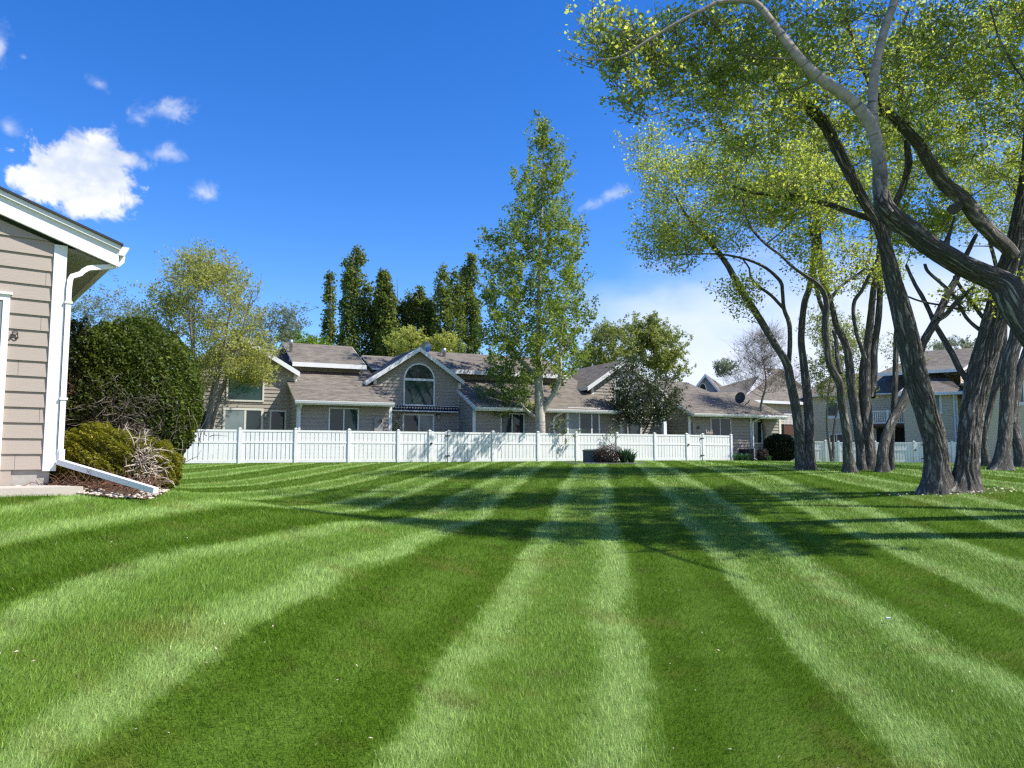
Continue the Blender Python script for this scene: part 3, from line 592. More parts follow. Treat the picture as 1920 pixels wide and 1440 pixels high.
def unit_b():
    P = FR.pt(FR.sx(795, WR), WR, GB); T = thing('townhouse', P, 'taupe townhouse with green arched window above a dark dotted awning and sliding door', 'house', 'taupe townhouses behind the white fence')
    sr, zr = FR.hit(787, 650, WR-.38); st, zt = FR.hit(870, 713.5, WR-.38)
    gable(FR, WR, FR.sx(700, WR), FR.sx(862.5, WR), sr, zr, zt, st, T, depth=5.6, lt=FR.sx(684, WR-.38))
    archwin(FR, WR, FR.sx(755, WR), FR.sx(814, WR), FR.z(785, 761.5, WR), FR.z(785, 712, WR), FR.z(785, 681, WR), T)
    window(FR, WR, FR.sx(754, WR), GB+.1, FR.sx(813.5, WR), FR.z(784, 776, WR), T, mull=[FR.sx(785, WR)], fw=.09, name='sliding_door', glassm=['glass', 'glass_pale'])
    lantern(FR, 820.5, 781, WR, T)
    # rolled awning
    a0, a1 = FR.sx(733, WR-.3), FR.sx(858, WR-.3); z1, z0 = FR.z(795, 761.5, WR-.3), FR.z(795, 770.5, WR-.3)
    aw = MB(); fbox(aw, FR, a0, a1, .02, .34, z0+.02, z1, WR); A = aw.build('awning', [MT['navy']], T)
    am = MB(); n = 24
    for i in range(n):
        c = a0+(a1-a0)*(i+.5)/n; am.poly([FR.pt(c+.055*math.cos(t), WR-.346, (z0+z1)/2+.03+.05*math.sin(t)) for t in [math.pi*2*j/10 for j in range(10)]])
    am.build('dots', [MT['steel']], A)
    ab = MB(); fbox(ab, FR, a0, a1, .30, .37, z0-.05, z0+.015, WR); fbox(ab, FR, a0, a1, .0, .36, z1+.002, z1+.03, WR); ab.build('awning_rail', [MT['whitep']], A)
    # wing
    sa, sb = FR.sx(887, WF), FR.sx(1166, WF); ze = FR.z(1000, 765.5, EO-.1); ea, eb = FR.sx(893, EO)-.0, FR.sx(1168, EO)
    wing(FR, sa, sb, ze, 6, T, ea, eb)
    rk = MB(); beam(rk, FR.pt(ea, EO, ze-.02), FR.pt(ea, WR, ze+SL*(WR-EO)-.02), .05, .2); rk.build('rake_board', [MT['whitep']], T)
    ue = 5.5; co = 6.2; zu = FR.z(960, 698, ue); ua, ub = FR.sx(835, ue), FR.sx(1071, ue); k = 3.5; zrg = lambda o: zu+SL*(o-ue)
    rb = MB(); RO = 9.6; slab(rb, [FR.pt(ea, EO, ze), FR.pt(eb, EO, ze), FR.pt(eb, RO, ze+SL*(RO-EO)), FR.pt(ea, RO, ze+SL*(RO-EO))]); slab(rb, [FR.pt(ea, RO, ze+SL*(RO-EO)), FR.pt(eb, RO, ze+SL*(RO-EO)), FR.pt(eb, 18, ze), FR.pt(ea, 18, ze)])
    slab(rb, [FR.pt(ua, ue, zu), FR.pt(ub, ue, zu), FR.pt(ub, ue+k, zrg(ue+k)), FR.pt(ua, ue+k, zrg(ue+k))]); slab(rb, [FR.pt(ua, ue+k, zrg(ue+k)), FR.pt(ub, ue+k, zrg(ue+k)), FR.pt(ub, ue+2*k, zu), FR.pt(ua, ue+2*k, zu)])
    # low roof joining the neighbour on the left, behind the gable
    l0, l1 = FR.sx(676, 9.0), FR.sx(850, 9.0); zl = FR.z(720, 668, 9.0); slab(rb, [FR.pt(l0, 6.6, zl-SL*2.4), FR.pt(l1, 6.6, zl-SL*2.4), FR.pt(l1, 9.0, zl), FR.pt(l0, 9.0, zl)]); slab(rb, [FR.pt(l0, 9.0, zl), FR.pt(l1, 9.0, zl), FR.pt(l1, 13, zl-SL*4), FR.pt(l0, 13, zl-SL*4)])
    rb.build('roof', [MT['shingle'], MT['whitep']], T)
    tb = MB(); fbox(tb, FR, ua, ub+.02, 0, .04, zu-.24, zu-.005, ue); beam(tb, FR.pt(ub+.02, ue, zu-.03), FR.pt(ub+.02, ue+k, zrg(ue+k)-.03), .05, .2); tb.build('fascia', [MT['whitep']], T)
    cm = MB(); c0, c1 = FR.sx(838, co), FR.sx(1062, co); zc = ze+SL*(co-EO)-.1
    siding(cm, lambda a, p, z: FR.pt(a, co-p, z), [(c0, zc), (c1, zc), (c1, zrg(co)-.15), (c0, zrg(co)-.15)])
    siding(cm, lambda a, p, z: FR.pt(c1+p, a, z), [(co, zc), (co+4.5, zc), (co+2.4, zrg(co+2.4)-.15), (co, zrg(co)-.15)]); cm.build('wall', [MT['siding']], T)
    window(FR, WF, FR.sx(938, WF), GB+.75, FR.sx(982.5, WF), FR.z(960, 775, WF), T, fw=.06, mull=[FR.sx(959.5, WF)])
    # bay window
    b0, b1 = FR.sx(1065, WF-.35), FR.sx(1126.5, WF-.35); zt = FR.z(1095, 771.5, WF-.35); bm = MB(); fbox(bm, FR, b0, b1, 0, .28, GB+.4, GB+.7, WF); fbox(bm, FR, b0, b1, 0, .34, zt-.02, zt+.22, WF)
    fbox(bm, FR, b0+.02, b1-.02, 0, .2, GB+.7, zt-.02, WF); B = bm.build('bay_window', [MT['whitep']], T)
    window(FR, WF-.2, b0, GB+.7, b1, zt-.02, B, fw=.09, mull=[FR.sx(1088.5, WF-.35), FR.sx(1111.5, WF-.35)], glassm=['glass_pale', 'glass', 'glass'], name='bay_frame')
    s, z = FR.hit(1037, 772, WF); p = lambda a, o, zz: FR.pt(s+a, o, zz)
    flatpipe('downspout', [p(.32, EO-.05, ze-.10), p(.3, EO, ze-.16), p(.04, WF-.14, ze-.42), p(0, WF-.09, ze-.55), p(0, WF-.09, GB)], .10, .08, 'whitep', T, FR.t)
    vent(832.5, 653, 684, 8.0, .09, T)
    # dish on the ridge of the gable
    s, z = FR.hit(794, 652, WR+1.2); dish(FR.pt(s+.15, WR+1.2, z+.02), .34, T, (.3, -1, .25), 'steel')
def dish(c, r, parent, face, mat='dish'):
    f = np.array(face, float); f /= np.linalg.norm(f); u = np.cross(f, (0, 0, 1)); u /= np.linalg.norm(u); v = np.cross(u, f); b = NB(); V = []; Q = []
    nr, na = 5, 20
    for side in (0, 1):
        for i in range(nr+1):
            rr = r*i/nr
            for j in range(na):
                t = 2*math.pi*j/na; V.append(c+u*rr*.85*math.cos(t)+v*rr*math.sin(t)+f*((rr/r)**2*.16*r*2-.012*side))
        o = side*(nr+1)*na
        for i in range(nr):
            for j in range(na): Q.append((o+i*na+j, o+i*na+(j+1) % na, o+(i+1)*na+(j+1) % na, o+(i+1)*na+j))
    b.add(np.array(V), np.array(Q)); d = b.build('satellite_dish', [MT[mat]], parent)
    foot = np.array(c)-f*.1+np.array([0, 0, -.42]); tube('mast', [c-f*.01, c-f*.1+np.array([0, 0, -.05]), foot, foot+np.array([0, 0, -.15])], .025, 'steel', d, 6)
    e = c+f*r*.95-v*r*.35; tube('feed_arm', [c-v*r*.9+f*.03, e], .014, 'iron', d, 6); tube('receiver', [e, e-f*.08], [.035, .035], 'steel', d, 8, False)
    return d
def unit_c():
    P = FR.pt(FR.sx(1200, WR), WR, GB); T = thing('townhouse', P, 'taupe townhouse with arched window half hidden by a dark tree, dish on its roof', 'house', 'taupe townhouses behind the white fence')
    sr, zr = FR.hit(1173, 674, WR-.38); st, zt = FR.hit(1250, 737, WR-.38); lt = FR.sx(1102, WR-.38)
    gable(FR, WR, FR.sx(1110, WR), FR.sx(1243, WR), sr, zr, zt, st, T, depth=6, lt=lt)
    archwin(FR, WR, FR.sx(1152, WR), FR.sx(1202, WR), FR.z(1178, 770, WR), FR.z(1178, 729, WR), FR.z(1178, 702, WR), T)
    window(FR, WR, FR.sx(1159, WR), GB+.1, FR.sx(1202, WR), FR.z(1180, 785, WR), T, mull=[FR.sx(1177, WR)], fw=.09, name='sliding_door')
    sa, sb = FR.sx(1291, WF), FR.sx(1409, WF); ze = FR.z(1360, 776, EO-.1); ea, eb = FR.sx(1300, EO), FR.sx(1424, EO)
    wing(FR, sa, sb, ze, 6, T, ea, eb)
    rk = MB(); beam(rk, FR.pt(ea, EO, ze-.02), FR.pt(ea, WR+.6, ze+SL*(WR+.6-EO)-.02), .05, .2); rk.build('rake_board', [MT['whitep']], T)
    H = lambda x, y: planehit(FR, x, y, ze)
    c = FR.pt(FR.sx(1477, EO), EO, ze-.06); r1 = H(1384, 735.5); r2 = H(1331, 735); u1 = H(1287, 716.5)
    off1 = (u1[:2]-FR.P0) @ FR.m; off2 = (r1[:2]-FR.P0) @ FR.m
    u0 = FR.pt(FR.sx(1170, off1), off1, u1[2]); e0 = FR.pt(ea, EO, ze); eb_ = FR.pt(FR.sx(1477, EO), EO, ze)
    e00 = FR.pt(ea, WR+1.0, ze+SL*(WR+1-EO)); e01 = FR.pt(FR.sx(1170, WR+1.5), WR+1.0, ze+SL*(WR+1-EO))
    rb = MB(); slab(rb, [e0, eb_, r1, r2, u1, FR.pt(ea, off1, u1[2])])
    slab(rb, [e00, FR.pt(ea, off1, u1[2]), u0, e01][::-1])
    sC = FR.sx(1477, EO); back = 2*off2-EO
    slab(rb, [eb_, FR.pt(sC, back, ze), r1]); slab(rb, [FR.pt(sC, back, ze), FR.pt(ea, back, ze), r2, r1])
    sU = (u1[:2]-FR.P0) @ FR.t; slab(rb, [u1, r2, FR.pt(sU, 2*off1-EO, ze)]); slab(rb, [FR.pt(ea, off1, u1[2]), u1, FR.pt(sU, 2*off1-EO, ze), FR.pt(ea, 2*off1-EO, ze)])
    rb.build('roof', [MT['shingle'], MT['whitep']], T)
    # the lower end bay, a little set back
    WE = WF+.25; s2 = FR.sx(1463, WE); mb = MB(); siding(mb, lambda a, p, z: FR.pt(a, WE-p, z), [(sb, GB), (s2, GB), (s2, ze-.15), (sb, ze-.15)]); mb.build('wall', [MT['siding']], T)
    sidewall(FR, s2, 1, WE, back-.8, GB, lambda o: ze-.15, T)
    cb = MB(); fbox(cb, FR, s2-.13, s2+.037, 0, .045, GB, ze-.2, WE); cb.build('corner_board', [MT['whitep']], T)
    gutter(FR, eb+.01, sC, EO+.002, ze-.07, T); so = MB(); so.poly([FR.pt(eb, EO+.02, ze-.2), FR.pt(sC, EO+.02, ze-.2), FR.pt(sC, WE, ze-.2), FR.pt(eb, WE, ze-.2)]); so.build('soffit', [MT['soffit']], T)
    fb = MB(); fbox(fb, FR, eb+.01, sC, 0, .03, ze-.25, ze-.03, EO+.035); fb.build('fascia', [MT['whitep']], T)
    window(FR, WF, FR.sx(1331.5, WF), GB+.8, FR.sx(1370, WF), FR.z(1350, 783.5, WF), T, fw=.06, mull=[FR.sx(1349.5, WF)])
    w = window(FR, WE, FR.sx(1409.5, WE)+.05, FR.z(1418, 832, WE), FR.sx(1427.5, WE), FR.z(1418, 789.5, WE), T, fw=.06)
    sbl = MB(); a0, a1 = FR.sx(1411.5, WE), FR.sx(1426, WE); sbl.poly([FR.pt(a, WE-.034, z) for a, z in ((a0, FR.z(1418, 804, WE)), (a1, FR.z(1418, 804, WE)), (a1, FR.z(1418, 791.5, WE)), (a0, FR.z(1418, 791.5, WE)))]); sbl.build('roller_blind', [MT['roll']], w)
    f = MB(); s, z = FR.hit(1417, 826, WE); fg = FR.pt(s, WE-.05, z)
    tube('figurine', [fg, fg+np.array([0, 0, .10]), fg+np.array([0, 0, .22]), fg+np.array([0, 0, .27]), fg+np.array([0, 0, .34]), fg+np.array([0, 0, .39])], [.09, .08, .06, .04, .055, .015], 'figure', w, 10)
    s = sb+.02; p = lambda a, o, zz: FR.pt(s+a, o, zz)
    flatpipe('downspout', [p(.5, EO-.05, ze-.12), p(.25, EO+.1, ze-.2), p(.03, WF-.12, ze-.42), p(0, WF-.09, ze-.6), p(0, WF-.09, GB+.25), p(.25, WF-.2, GB+.10), p(1.6, WF-.6, GB+.02)], .10, .08, 'whitep', T, FR.t)
    # window well and electric box
    wl = MB(); a0, a1 = FR.sx(1384, WF), FR.sx(1402, WF); fbox(wl, FR, a0, a1, .03, .5, GB, FR.z(1392, 842, WF), WF); wl.build('window_well', [MT['dark']], T)
    s, z = FR.hit(1297, 797, WF); mb = MB(); fbox(mb, FR, s, s+.22, 0, .12, z-.5, z+.12, WF); mb.build('electric_box', [MT['meter']], T)
    s, z = FR.hit(1308, 802, WF); c = FR.pt(s, WF-.12, z); tube('meter', [c+np.array([FR.m[0], FR.m[1], 0])*.12, c], [.09, .08], 'glass_pale', T, 12, False)
    q = H(1386, 757); dish(q+np.array([0, -.35, .33]), .40, T, (-.55, -.8, .3))
    q = H(1366+36, 759); tube('roof_bracket', [q+np.array([-.2, -.1, .0]), q+np.array([0, -.1, .14]), q+np.array([.1, -.1, .30])], .03, 'iron', T, 6)
    vent(1251, 702, 722, off1-1, .09, T)
unit_a(); unit_b(); unit_c()
# ---------------------------------------------------------------- distant houses
def far_gabled():
    f = Frame(at(1304, 760, 75)[:2], (.93, -.37)); P = f.pt(0, 0, EYE-.5)
    T = thing('gabled_house', P, 'distant grey house with small arched gable window peeking over the long roof with the dish', 'house')
    s0, s1 = 0, f.sx(1348, 0); sr, zr = f.hit(1323, 701, 0); tip = s1+.3; zt = f.z(1350, 735, 0)
    m = (zr-zt)/(tip-sr); zl = lambda s: zr-.15-m*abs(s-sr); zb = EYE-.6
    mb = MB(); siding(mb, lambda a, p, z: f.pt(a, -p, z), [(s0, zb), (s1, zb), (s1, zl(s1)), (sr, zl(sr)), (s0, zl(s0))], .2)
    siding(mb, lambda a, p, z: f.pt(s1+p, a, z), [(0, zb), (16, zb), (16, zl(s1)), (0, zl(s1))], .2); mb.build('wall', [MT['blue']], T)
    rb = MB(); slab(rb, [f.pt(sr, -.3, zr), f.pt(tip, -.3, zt), f.pt(tip, 16, zt), f.pt(sr, 16, zr)], .12); lt = 2*sr-tip; slab(rb, [f.pt(lt, -.3, zt), f.pt(sr, -.3, zr), f.pt(sr, 16, zr), f.pt(lt, 16, zt)], .12); rb.build('roof', [MT['shingle'], MT['whitep']], T)
    tb = MB(); beam(tb, f.pt(tip, -.33, zt-.02), f.pt(sr, -.33, zr-.02), .06, .3); beam(tb, f.pt(lt, -.33, zt-.02), f.pt(sr, -.33, zr-.02), .06, .3); beam(tb, f.pt(tip+.04, -.3, zt), f.pt(tip+.04, 16, zt), .05, .34); tb.build('rake_board', [MT['whitep']], T)
    archwin(f, 0, f.sx(1312, 0), f.sx(1327, 0), f.z(1320, 752, 0), f.z(1320, 732, 0), f.z(1320, 718, 0), T, glassm='glass')
far_gabled()
def tan_house():
    f = Frame(at(1795, 760, 60)[:2], (.87, -.5)); zb = EYE-.75
    T = thing('tan_house', f.pt(-3, 0, zb), 'two-storey tan house with hip roof, small upper window and white balcony behind twin-stemmed tree', 'house')
    s0, s1 = f.sx(1696, 0), 0.0; zt = f.z(1795, 735, 0)
    mb = MB(); siding(mb, lambda a, p, z: f.pt(a, -p, z), [(s0, zb), (s1, zb), (s1, zt), (s0, zt)], .2)
    siding(mb, lambda a, p, z: f.pt(s1+p, a, z), [(0, zb), (7, zb), (7, zt), (0, zt)], .2); siding(mb, lambda a, p, z: f.pt(s0-p, a, z), [(0, zb), (7, zb), (7, zt), (0, zt)], .2)
    mb.build('wall', [MT['tan']], T)
    e = .5; ze = zt+.02; rb = MB(); zr = ze+.45*(3.6+e); A, B, C, D = (f.pt(s0-e, -e, ze), f.pt(s1+e, -e, ze), f.pt(s1+e, 7.5, ze), f.pt(s0-e, 7.5, ze)); r0, r1 = f.pt(s0+2.8, 3.6, zr), f.pt(s1-2.8, 3.6, zr)
    slab(rb, [A, B, r1, r0]); slab(rb, [B, C, r1]); slab(rb, [C, D, r0, r1]); slab(rb, [D, A, r0]); 
    # taller rear mass
    g0, g1, go = f.sx(1716, 5), f.sx(1900, 5), 5.0; z2 = f.z(1765, 700, 5); zg = z2+2.6
    slab(rb, [f.pt(g0, go-.4, z2), f.pt(g1, go-.4, z2), f.pt(g1, go+5, zg), f.pt(g0, go+5, zg)]); slab(rb, [f.pt(g0, go+5, zg), f.pt(g1, go+5, zg), f.pt(g1, go+10, z2), f.pt(g0, go+10, z2)])
    rb.build('roof', [MT['shingle'], MT['whitep']], T)
    m2 = MB(); siding(m2, lambda a, p, z: f.pt(a, go-p, z), [(g0+.3, zb), (g1-.3, zb), (g1-.3, z2), (g0+.3, z2)], .2); m2.build('wall', [MT['tan']], T)
    tb = MB(); fbox(tb, f, g0, g1, 0, .05, z2-.25, z2-.01, go-.4); fbox(tb, f, s0-e, s1+e, 0, .05, ze-.24, ze-.01, -e); beam(tb, f.pt(s1+e+.03, -e, ze-.01), f.pt(s1+e+.03, 7.5, ze-.01), .05, .24)
    fbox(tb, f, s1-.12, s1+.03, 0, .05, zb, zt-.25, 0); tb.build('fascia', [MT['whitep']], T)
    window(f, 0, f.sx(1740, 0), f.z(1755, 774, 0), f.sx(1768, 0), f.z(1755, 734.5, 0), T, fw=.16, glassm='glass_pale', sill=True)
    p = lambda a, o, z: f.pt(s1-.22+a, o, z); flatpipe('downspout', [p(0, -.45, ze-.2), p(0, -.35, ze-.3), p(0, -.1, ze-.6), p(0, -.1, zb)], .12, .1, 'whitep', T, f.t)
    # sunlit cross gable above
    h = Frame(at(1800, 700, 62)[:2], (.60, .80)); c0, c1 = 0, h.sx(1850, 0); zA = h.z(1800, 690, 0); ztp = h.z(1838, 655, 0)
    g = MB(); siding(g, lambda a, p_, z: h.pt(a, -p_, z), [(c0, zA-2.0), (2*c1, zA-2.0), (2*c1, zA), (c1, ztp-.1), (c0, zA)], .2); g.build('wall', [MT['tan']], T)
    rb = MB(); slab(rb, [h.pt(c0-.5, -.3, zA-.1), h.pt(c1, -.3, ztp), h.pt(c1, 6, ztp), h.pt(c0-.5, 6, zA-.1)], .25); slab(rb, [h.pt(c1, -.3, ztp), h.pt(2*c1+.5, -.3, zA-.1), h.pt(2*c1+.5, 6, zA-.1), h.pt(c1, 6, ztp)], .25); rb.build('roof', [MT['shingle'], MT['whitep']], T)
    # balcony
    b0, b1 = f.sx(1632, 1), s0-.02; zd = f.z(1665, 795, 1); zh = f.z(1665, 770, 1)
    d = MB(); fbox(d, f, b0, b1, -3, .0, zd-.22, zd, 1); dk = d.build('balcony', [MT['wood']], T)
    r = MB(); fbox(r, f, b0, b1, -.05, .05, zh-.08, zh, 1); fbox(r, f, b0, b1, -.04, .04, zd+.06, zd+.14, 1)
    for k in range(int((b1-b0)/.16)): a = b0+.08+k*.16; fbox(r, f, a, a+.045, -.02, .02, zd+.14, zh-.08, 1)
    for a in (b0, (b0+b1)/2, b1-.12): fbox(r, f, a, a+.12, -.06, .06, zd, zh+.1, 1)
    r.build('railing', [MT['whitep']], dk)
    w = MB(); siding(w, lambda a, p_, z: f.pt(a, 4-p_, z), [(f.sx(1520, 4), zb), (b1, zb), (b1, zt+.3), (f.sx(1520, 4), zt+.3)], .2); w.build('wall', [MT['tan']], T)
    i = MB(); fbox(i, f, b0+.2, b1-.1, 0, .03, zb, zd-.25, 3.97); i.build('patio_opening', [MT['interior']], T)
    l0, l1 = f.sx(1505, 4), b1; rb = MB(); z3 = zt+.35; slab(rb, [f.pt(l0, 3.4, z3), f.pt(l1, 3.4, z3), f.pt(l1, 8.5, z3+2.3), f.pt(l0+2, 8.5, z3+2.3)]); slab(rb, [f.pt(l0+2, 8.5, z3+2.3), f.pt(l1, 8.5, z3+2.3), f.pt(l1, 14, z3), f.pt(l0, 14, z3)]); rb.build('roof', [MT['shingle'], MT['whitep']], T)
    window(f, 4, f.sx(1550, 4), f.z(1562, 783, 4), f.sx(1575, 4), f.z(1562, 752, 4), T, fw=.16, sill=True)
    window(f, 4, f.sx(1554, 4), f.z(1562, 836, 4), f.sx(1582, 4), f.z(1562, 813, 4), T, fw=.1, mull=[f.sx(1568, 4)])
tan_house()
def right_house():
    f = Frame(at(1846, 760, 56)[:2], (.93, -.36)); zb = EYE-.7
    T = thing('tan_house', f.pt(3, 0, zb), 'two-storey tan house at the edge of the picture with a wide white-framed upper window', 'house')
    zt = f.z(1900, 706, 0); s1 = 9.0; mb = MB(); siding(mb, lambda a, p, z: f.pt(a, -p, z), [(0, zb), (s1, zb), (s1, zt), (0, zt)], .2); siding(mb, lambda a, p, z: f.pt(-p, a, z), [(0, zb), (8, zb), (8, zt), (0, zt)], .2); mb.build('wall', [MT['tan']], T)
    rb = MB(); e = .5; ze = zt+.05; slab(rb, [f.pt(-e, -e, ze), f.pt(s1+e, -e, ze), f.pt(s1, 4, ze+1.8), f.pt(3.5, 4, ze+1.8)]); slab(rb, [f.pt(-e, -e, ze), f.pt(3.5, 4, ze+1.8), f.pt(-e, 8.5, ze)]); slab(rb, [f.pt(-e, 8.5, ze), f.pt(3.5, 4, ze+1.8), f.pt(s1, 4, ze+1.8), f.pt(s1+e, 8.5, ze)]); rb.build('roof', [MT['shingle'], MT['whitep']], T)
    tb = MB(); fbox(tb, f, -e, s1+e, 0, .05, ze-.24, ze-.01, -e); tb.build('fascia', [MT['whitep']], T)
    window(f, 0, f.sx(1904, 0), f.z(1912, 758, 0), f.sx(1945, 0), f.z(1912, 711, 0), T, fw=.16, mull=[f.sx(1924, 0)], sill=True)
right_house()
def back_house():
    f = Frame(at(1392, 760, 66)[:2], (.88, .47)); zb = EYE-.7
    T = thing('brown_roofed_house', f.pt(3, 0, zb), 'house with big brown hip roof behind the leafless tree', 'house')
    s1 = f.sx(1530, 0); ze = f.z(1440, 752, 0); mb = MB(); siding(mb, lambda a, p, z: f.pt(a, -p, z), [(0, zb), (s1, zb), (s1, ze), (0, ze)], .2); mb.build('wall', [MT['tan']], T)
    rb = MB(); sr, zr = f.hit(1466, 692, 6); slab(rb, [f.pt(-.5, -.5, ze), f.pt(s1+.5, -.5, ze), f.pt(s1, 6, zr), f.pt(sr, 6, zr)]); slab(rb, [f.pt(-.5, -.5, ze), f.pt(sr, 6, zr), f.pt(-.5, 12, ze)]); rb.build('roof', [MT['shingle'], MT['whitep']], T)
    tb = MB(); fbox(tb, f, -.5, s1+.5, 0, .05, ze-.24, ze-.01, -.5); tb.build('fascia', [MT['whitep']], T)
    b = MB(); a0, a1 = f.sx(1470, -1.5), f.sx(1500, -1.5); zd = f.z(1485, 796, -1.5); zh = f.z(1485, 776, -1.5)
    fbox(b, f, a0, a1, 0, 1.5, zd-.9, zd, 0); dk = b.build('balcony', [MT['wood']], T); r = MB(); fbox(r, f, a0, a1, 1.5, 1.56, zh-.08, zh, 0)
    for k in range(int((a1-a0)/.16)): fbox(r, f, a0+k*.16, a0+k*.16+.05, 1.5, 1.55, zd, zh-.08, 0)
    r.build('railing', [MT['whitep']], dk)
back_house()
# ---------------------------------------------------------------- fences
def fence(fr, posts, gates, label, off=0.0, H=1.5, tilt=True):
    """posts: pixel columns; gates: index of the spans that are gates"""
    S_ = [fr.sx(x, off) for x in posts]; gnd = [g1(*fr.pt(s, off, 0)[:2]) for s in S_]
    T = thing('fence', fr.pt(S_[0], off, gnd[0]), label, 'fence', 'white vinyl fences')
    for s, g in zip(S_, gnd):
        mb = MB(); w = .065; fbox(mb, fr, s-w, s+w, -w, w, g-.3, g+H+.04, off); fbox(mb, fr, s-w-.012, s+w+.012, -w-.012, w+.012, g+H+.04, g+H+.065, off)
        c = fr.pt(s, off, g+H+.11); q = [fr.pt(s+a, off-b, g+H+.065) for a, b in ((-w, -w), (w, -w), (w, w), (-w, w))]
        for k in range(4): mb.poly([q[k], q[(k+1) % 4], c])
        mb.build('post', [MT['fence']], T)
    for i in range(len(S_)-1):
        gate = i in gates; a, b = S_[i]+.067, S_[i+1]-.067; z0, z1 = gnd[i], gnd[i+1]; mb = MB()
        zz = lambda s: z0+(z1-z0)*(s-a)/(b-a)
        def bar(sa, sb, p0, p1, lo, hi):
            c = [(sa, p0), (sb, p0), (sb, p1), (sa, p1)]; mb.hexa([fr.pt(s, off-p, zz(s)+lo) for s, p in c]+[fr.pt(s, off-p, zz(s)+hi) for s, p in c])
        if gate:
            a += .02; b -= .02
            for s in (a, b-.11): bar(s, s+.11, -.03, .035, .03, H+.03)
            a += .112; b -= .112
        bar(a, b, -.022, .024, H-.09, H-.0); bar(a, b, -.022, .024, H*.60, H*.60+.085); bar(a, b, -.022, .024, .02, .16)
        n = max(2, int(round((b-a)/.197))); pw = (b-a)/n
        for k in range(n): bar(a+k*pw+.012, a+(k+1)*pw-.012, -.008, .008, .16, H*.60); bar(a+k*pw+.012, a+(k+1)*pw-.012, -.008, .008, H*.60+.085, H-.09)
        o = mb.build('gate' if gate else 'panel', [MT['fence']], T)
        if gate:
            for hz in (.28, H-.22):
                hb = MB(); s = b+.10; c = [(s-.10, .037), (s+.16, .037), (s+.16, .067), (s-.10, .067)]; hb.hexa([fr.pt(u, off-p, zz(s)+hz) for u, p in c]+[fr.pt(u, off-p, zz(s)+hz+.06) for u, p in c]); hb.build('hinge', [MT['iron']], o)
            lb = MB(); s = a-.16; c = [(s-.05, .037), (s+.06, .037), (s+.06, .10), (s-.05, .10)]; lb.hexa([fr.pt(u, off-p, zz(s)+H*.58) for u, p in c]+[fr.pt(u+.03, off-p, zz(s)+H*.58+.10) for u, p in c]); lb.build('latch', [MT['iron']], o)
    return T
fence(FR, [341, 450.5, 555, 655, 747, 806, 842, 924.5, 1008.5, 1080.5, 1156.5, 1227, 1287, 1317, 1370], [5, 12], 'long white vinyl fence with two gates in front of the taupe townhouses')
F2 = Frame(at(1547, 850, 54)[:2], (1.0, -.03))
fence(F2, [1434, 1490, 1547], [], 'short white vinyl fence run behind the round dark bush and first dark trunks', H=1.5)
F3 = Frame(at(1549, 850, 57)[:2], (1.0, -.08))
fence(F3, [1551, 1571, 1640, 1712, 1730, 1783, 1850, 1925, 1990], [3], 'shaded white vinyl fence in front of the tan houses')
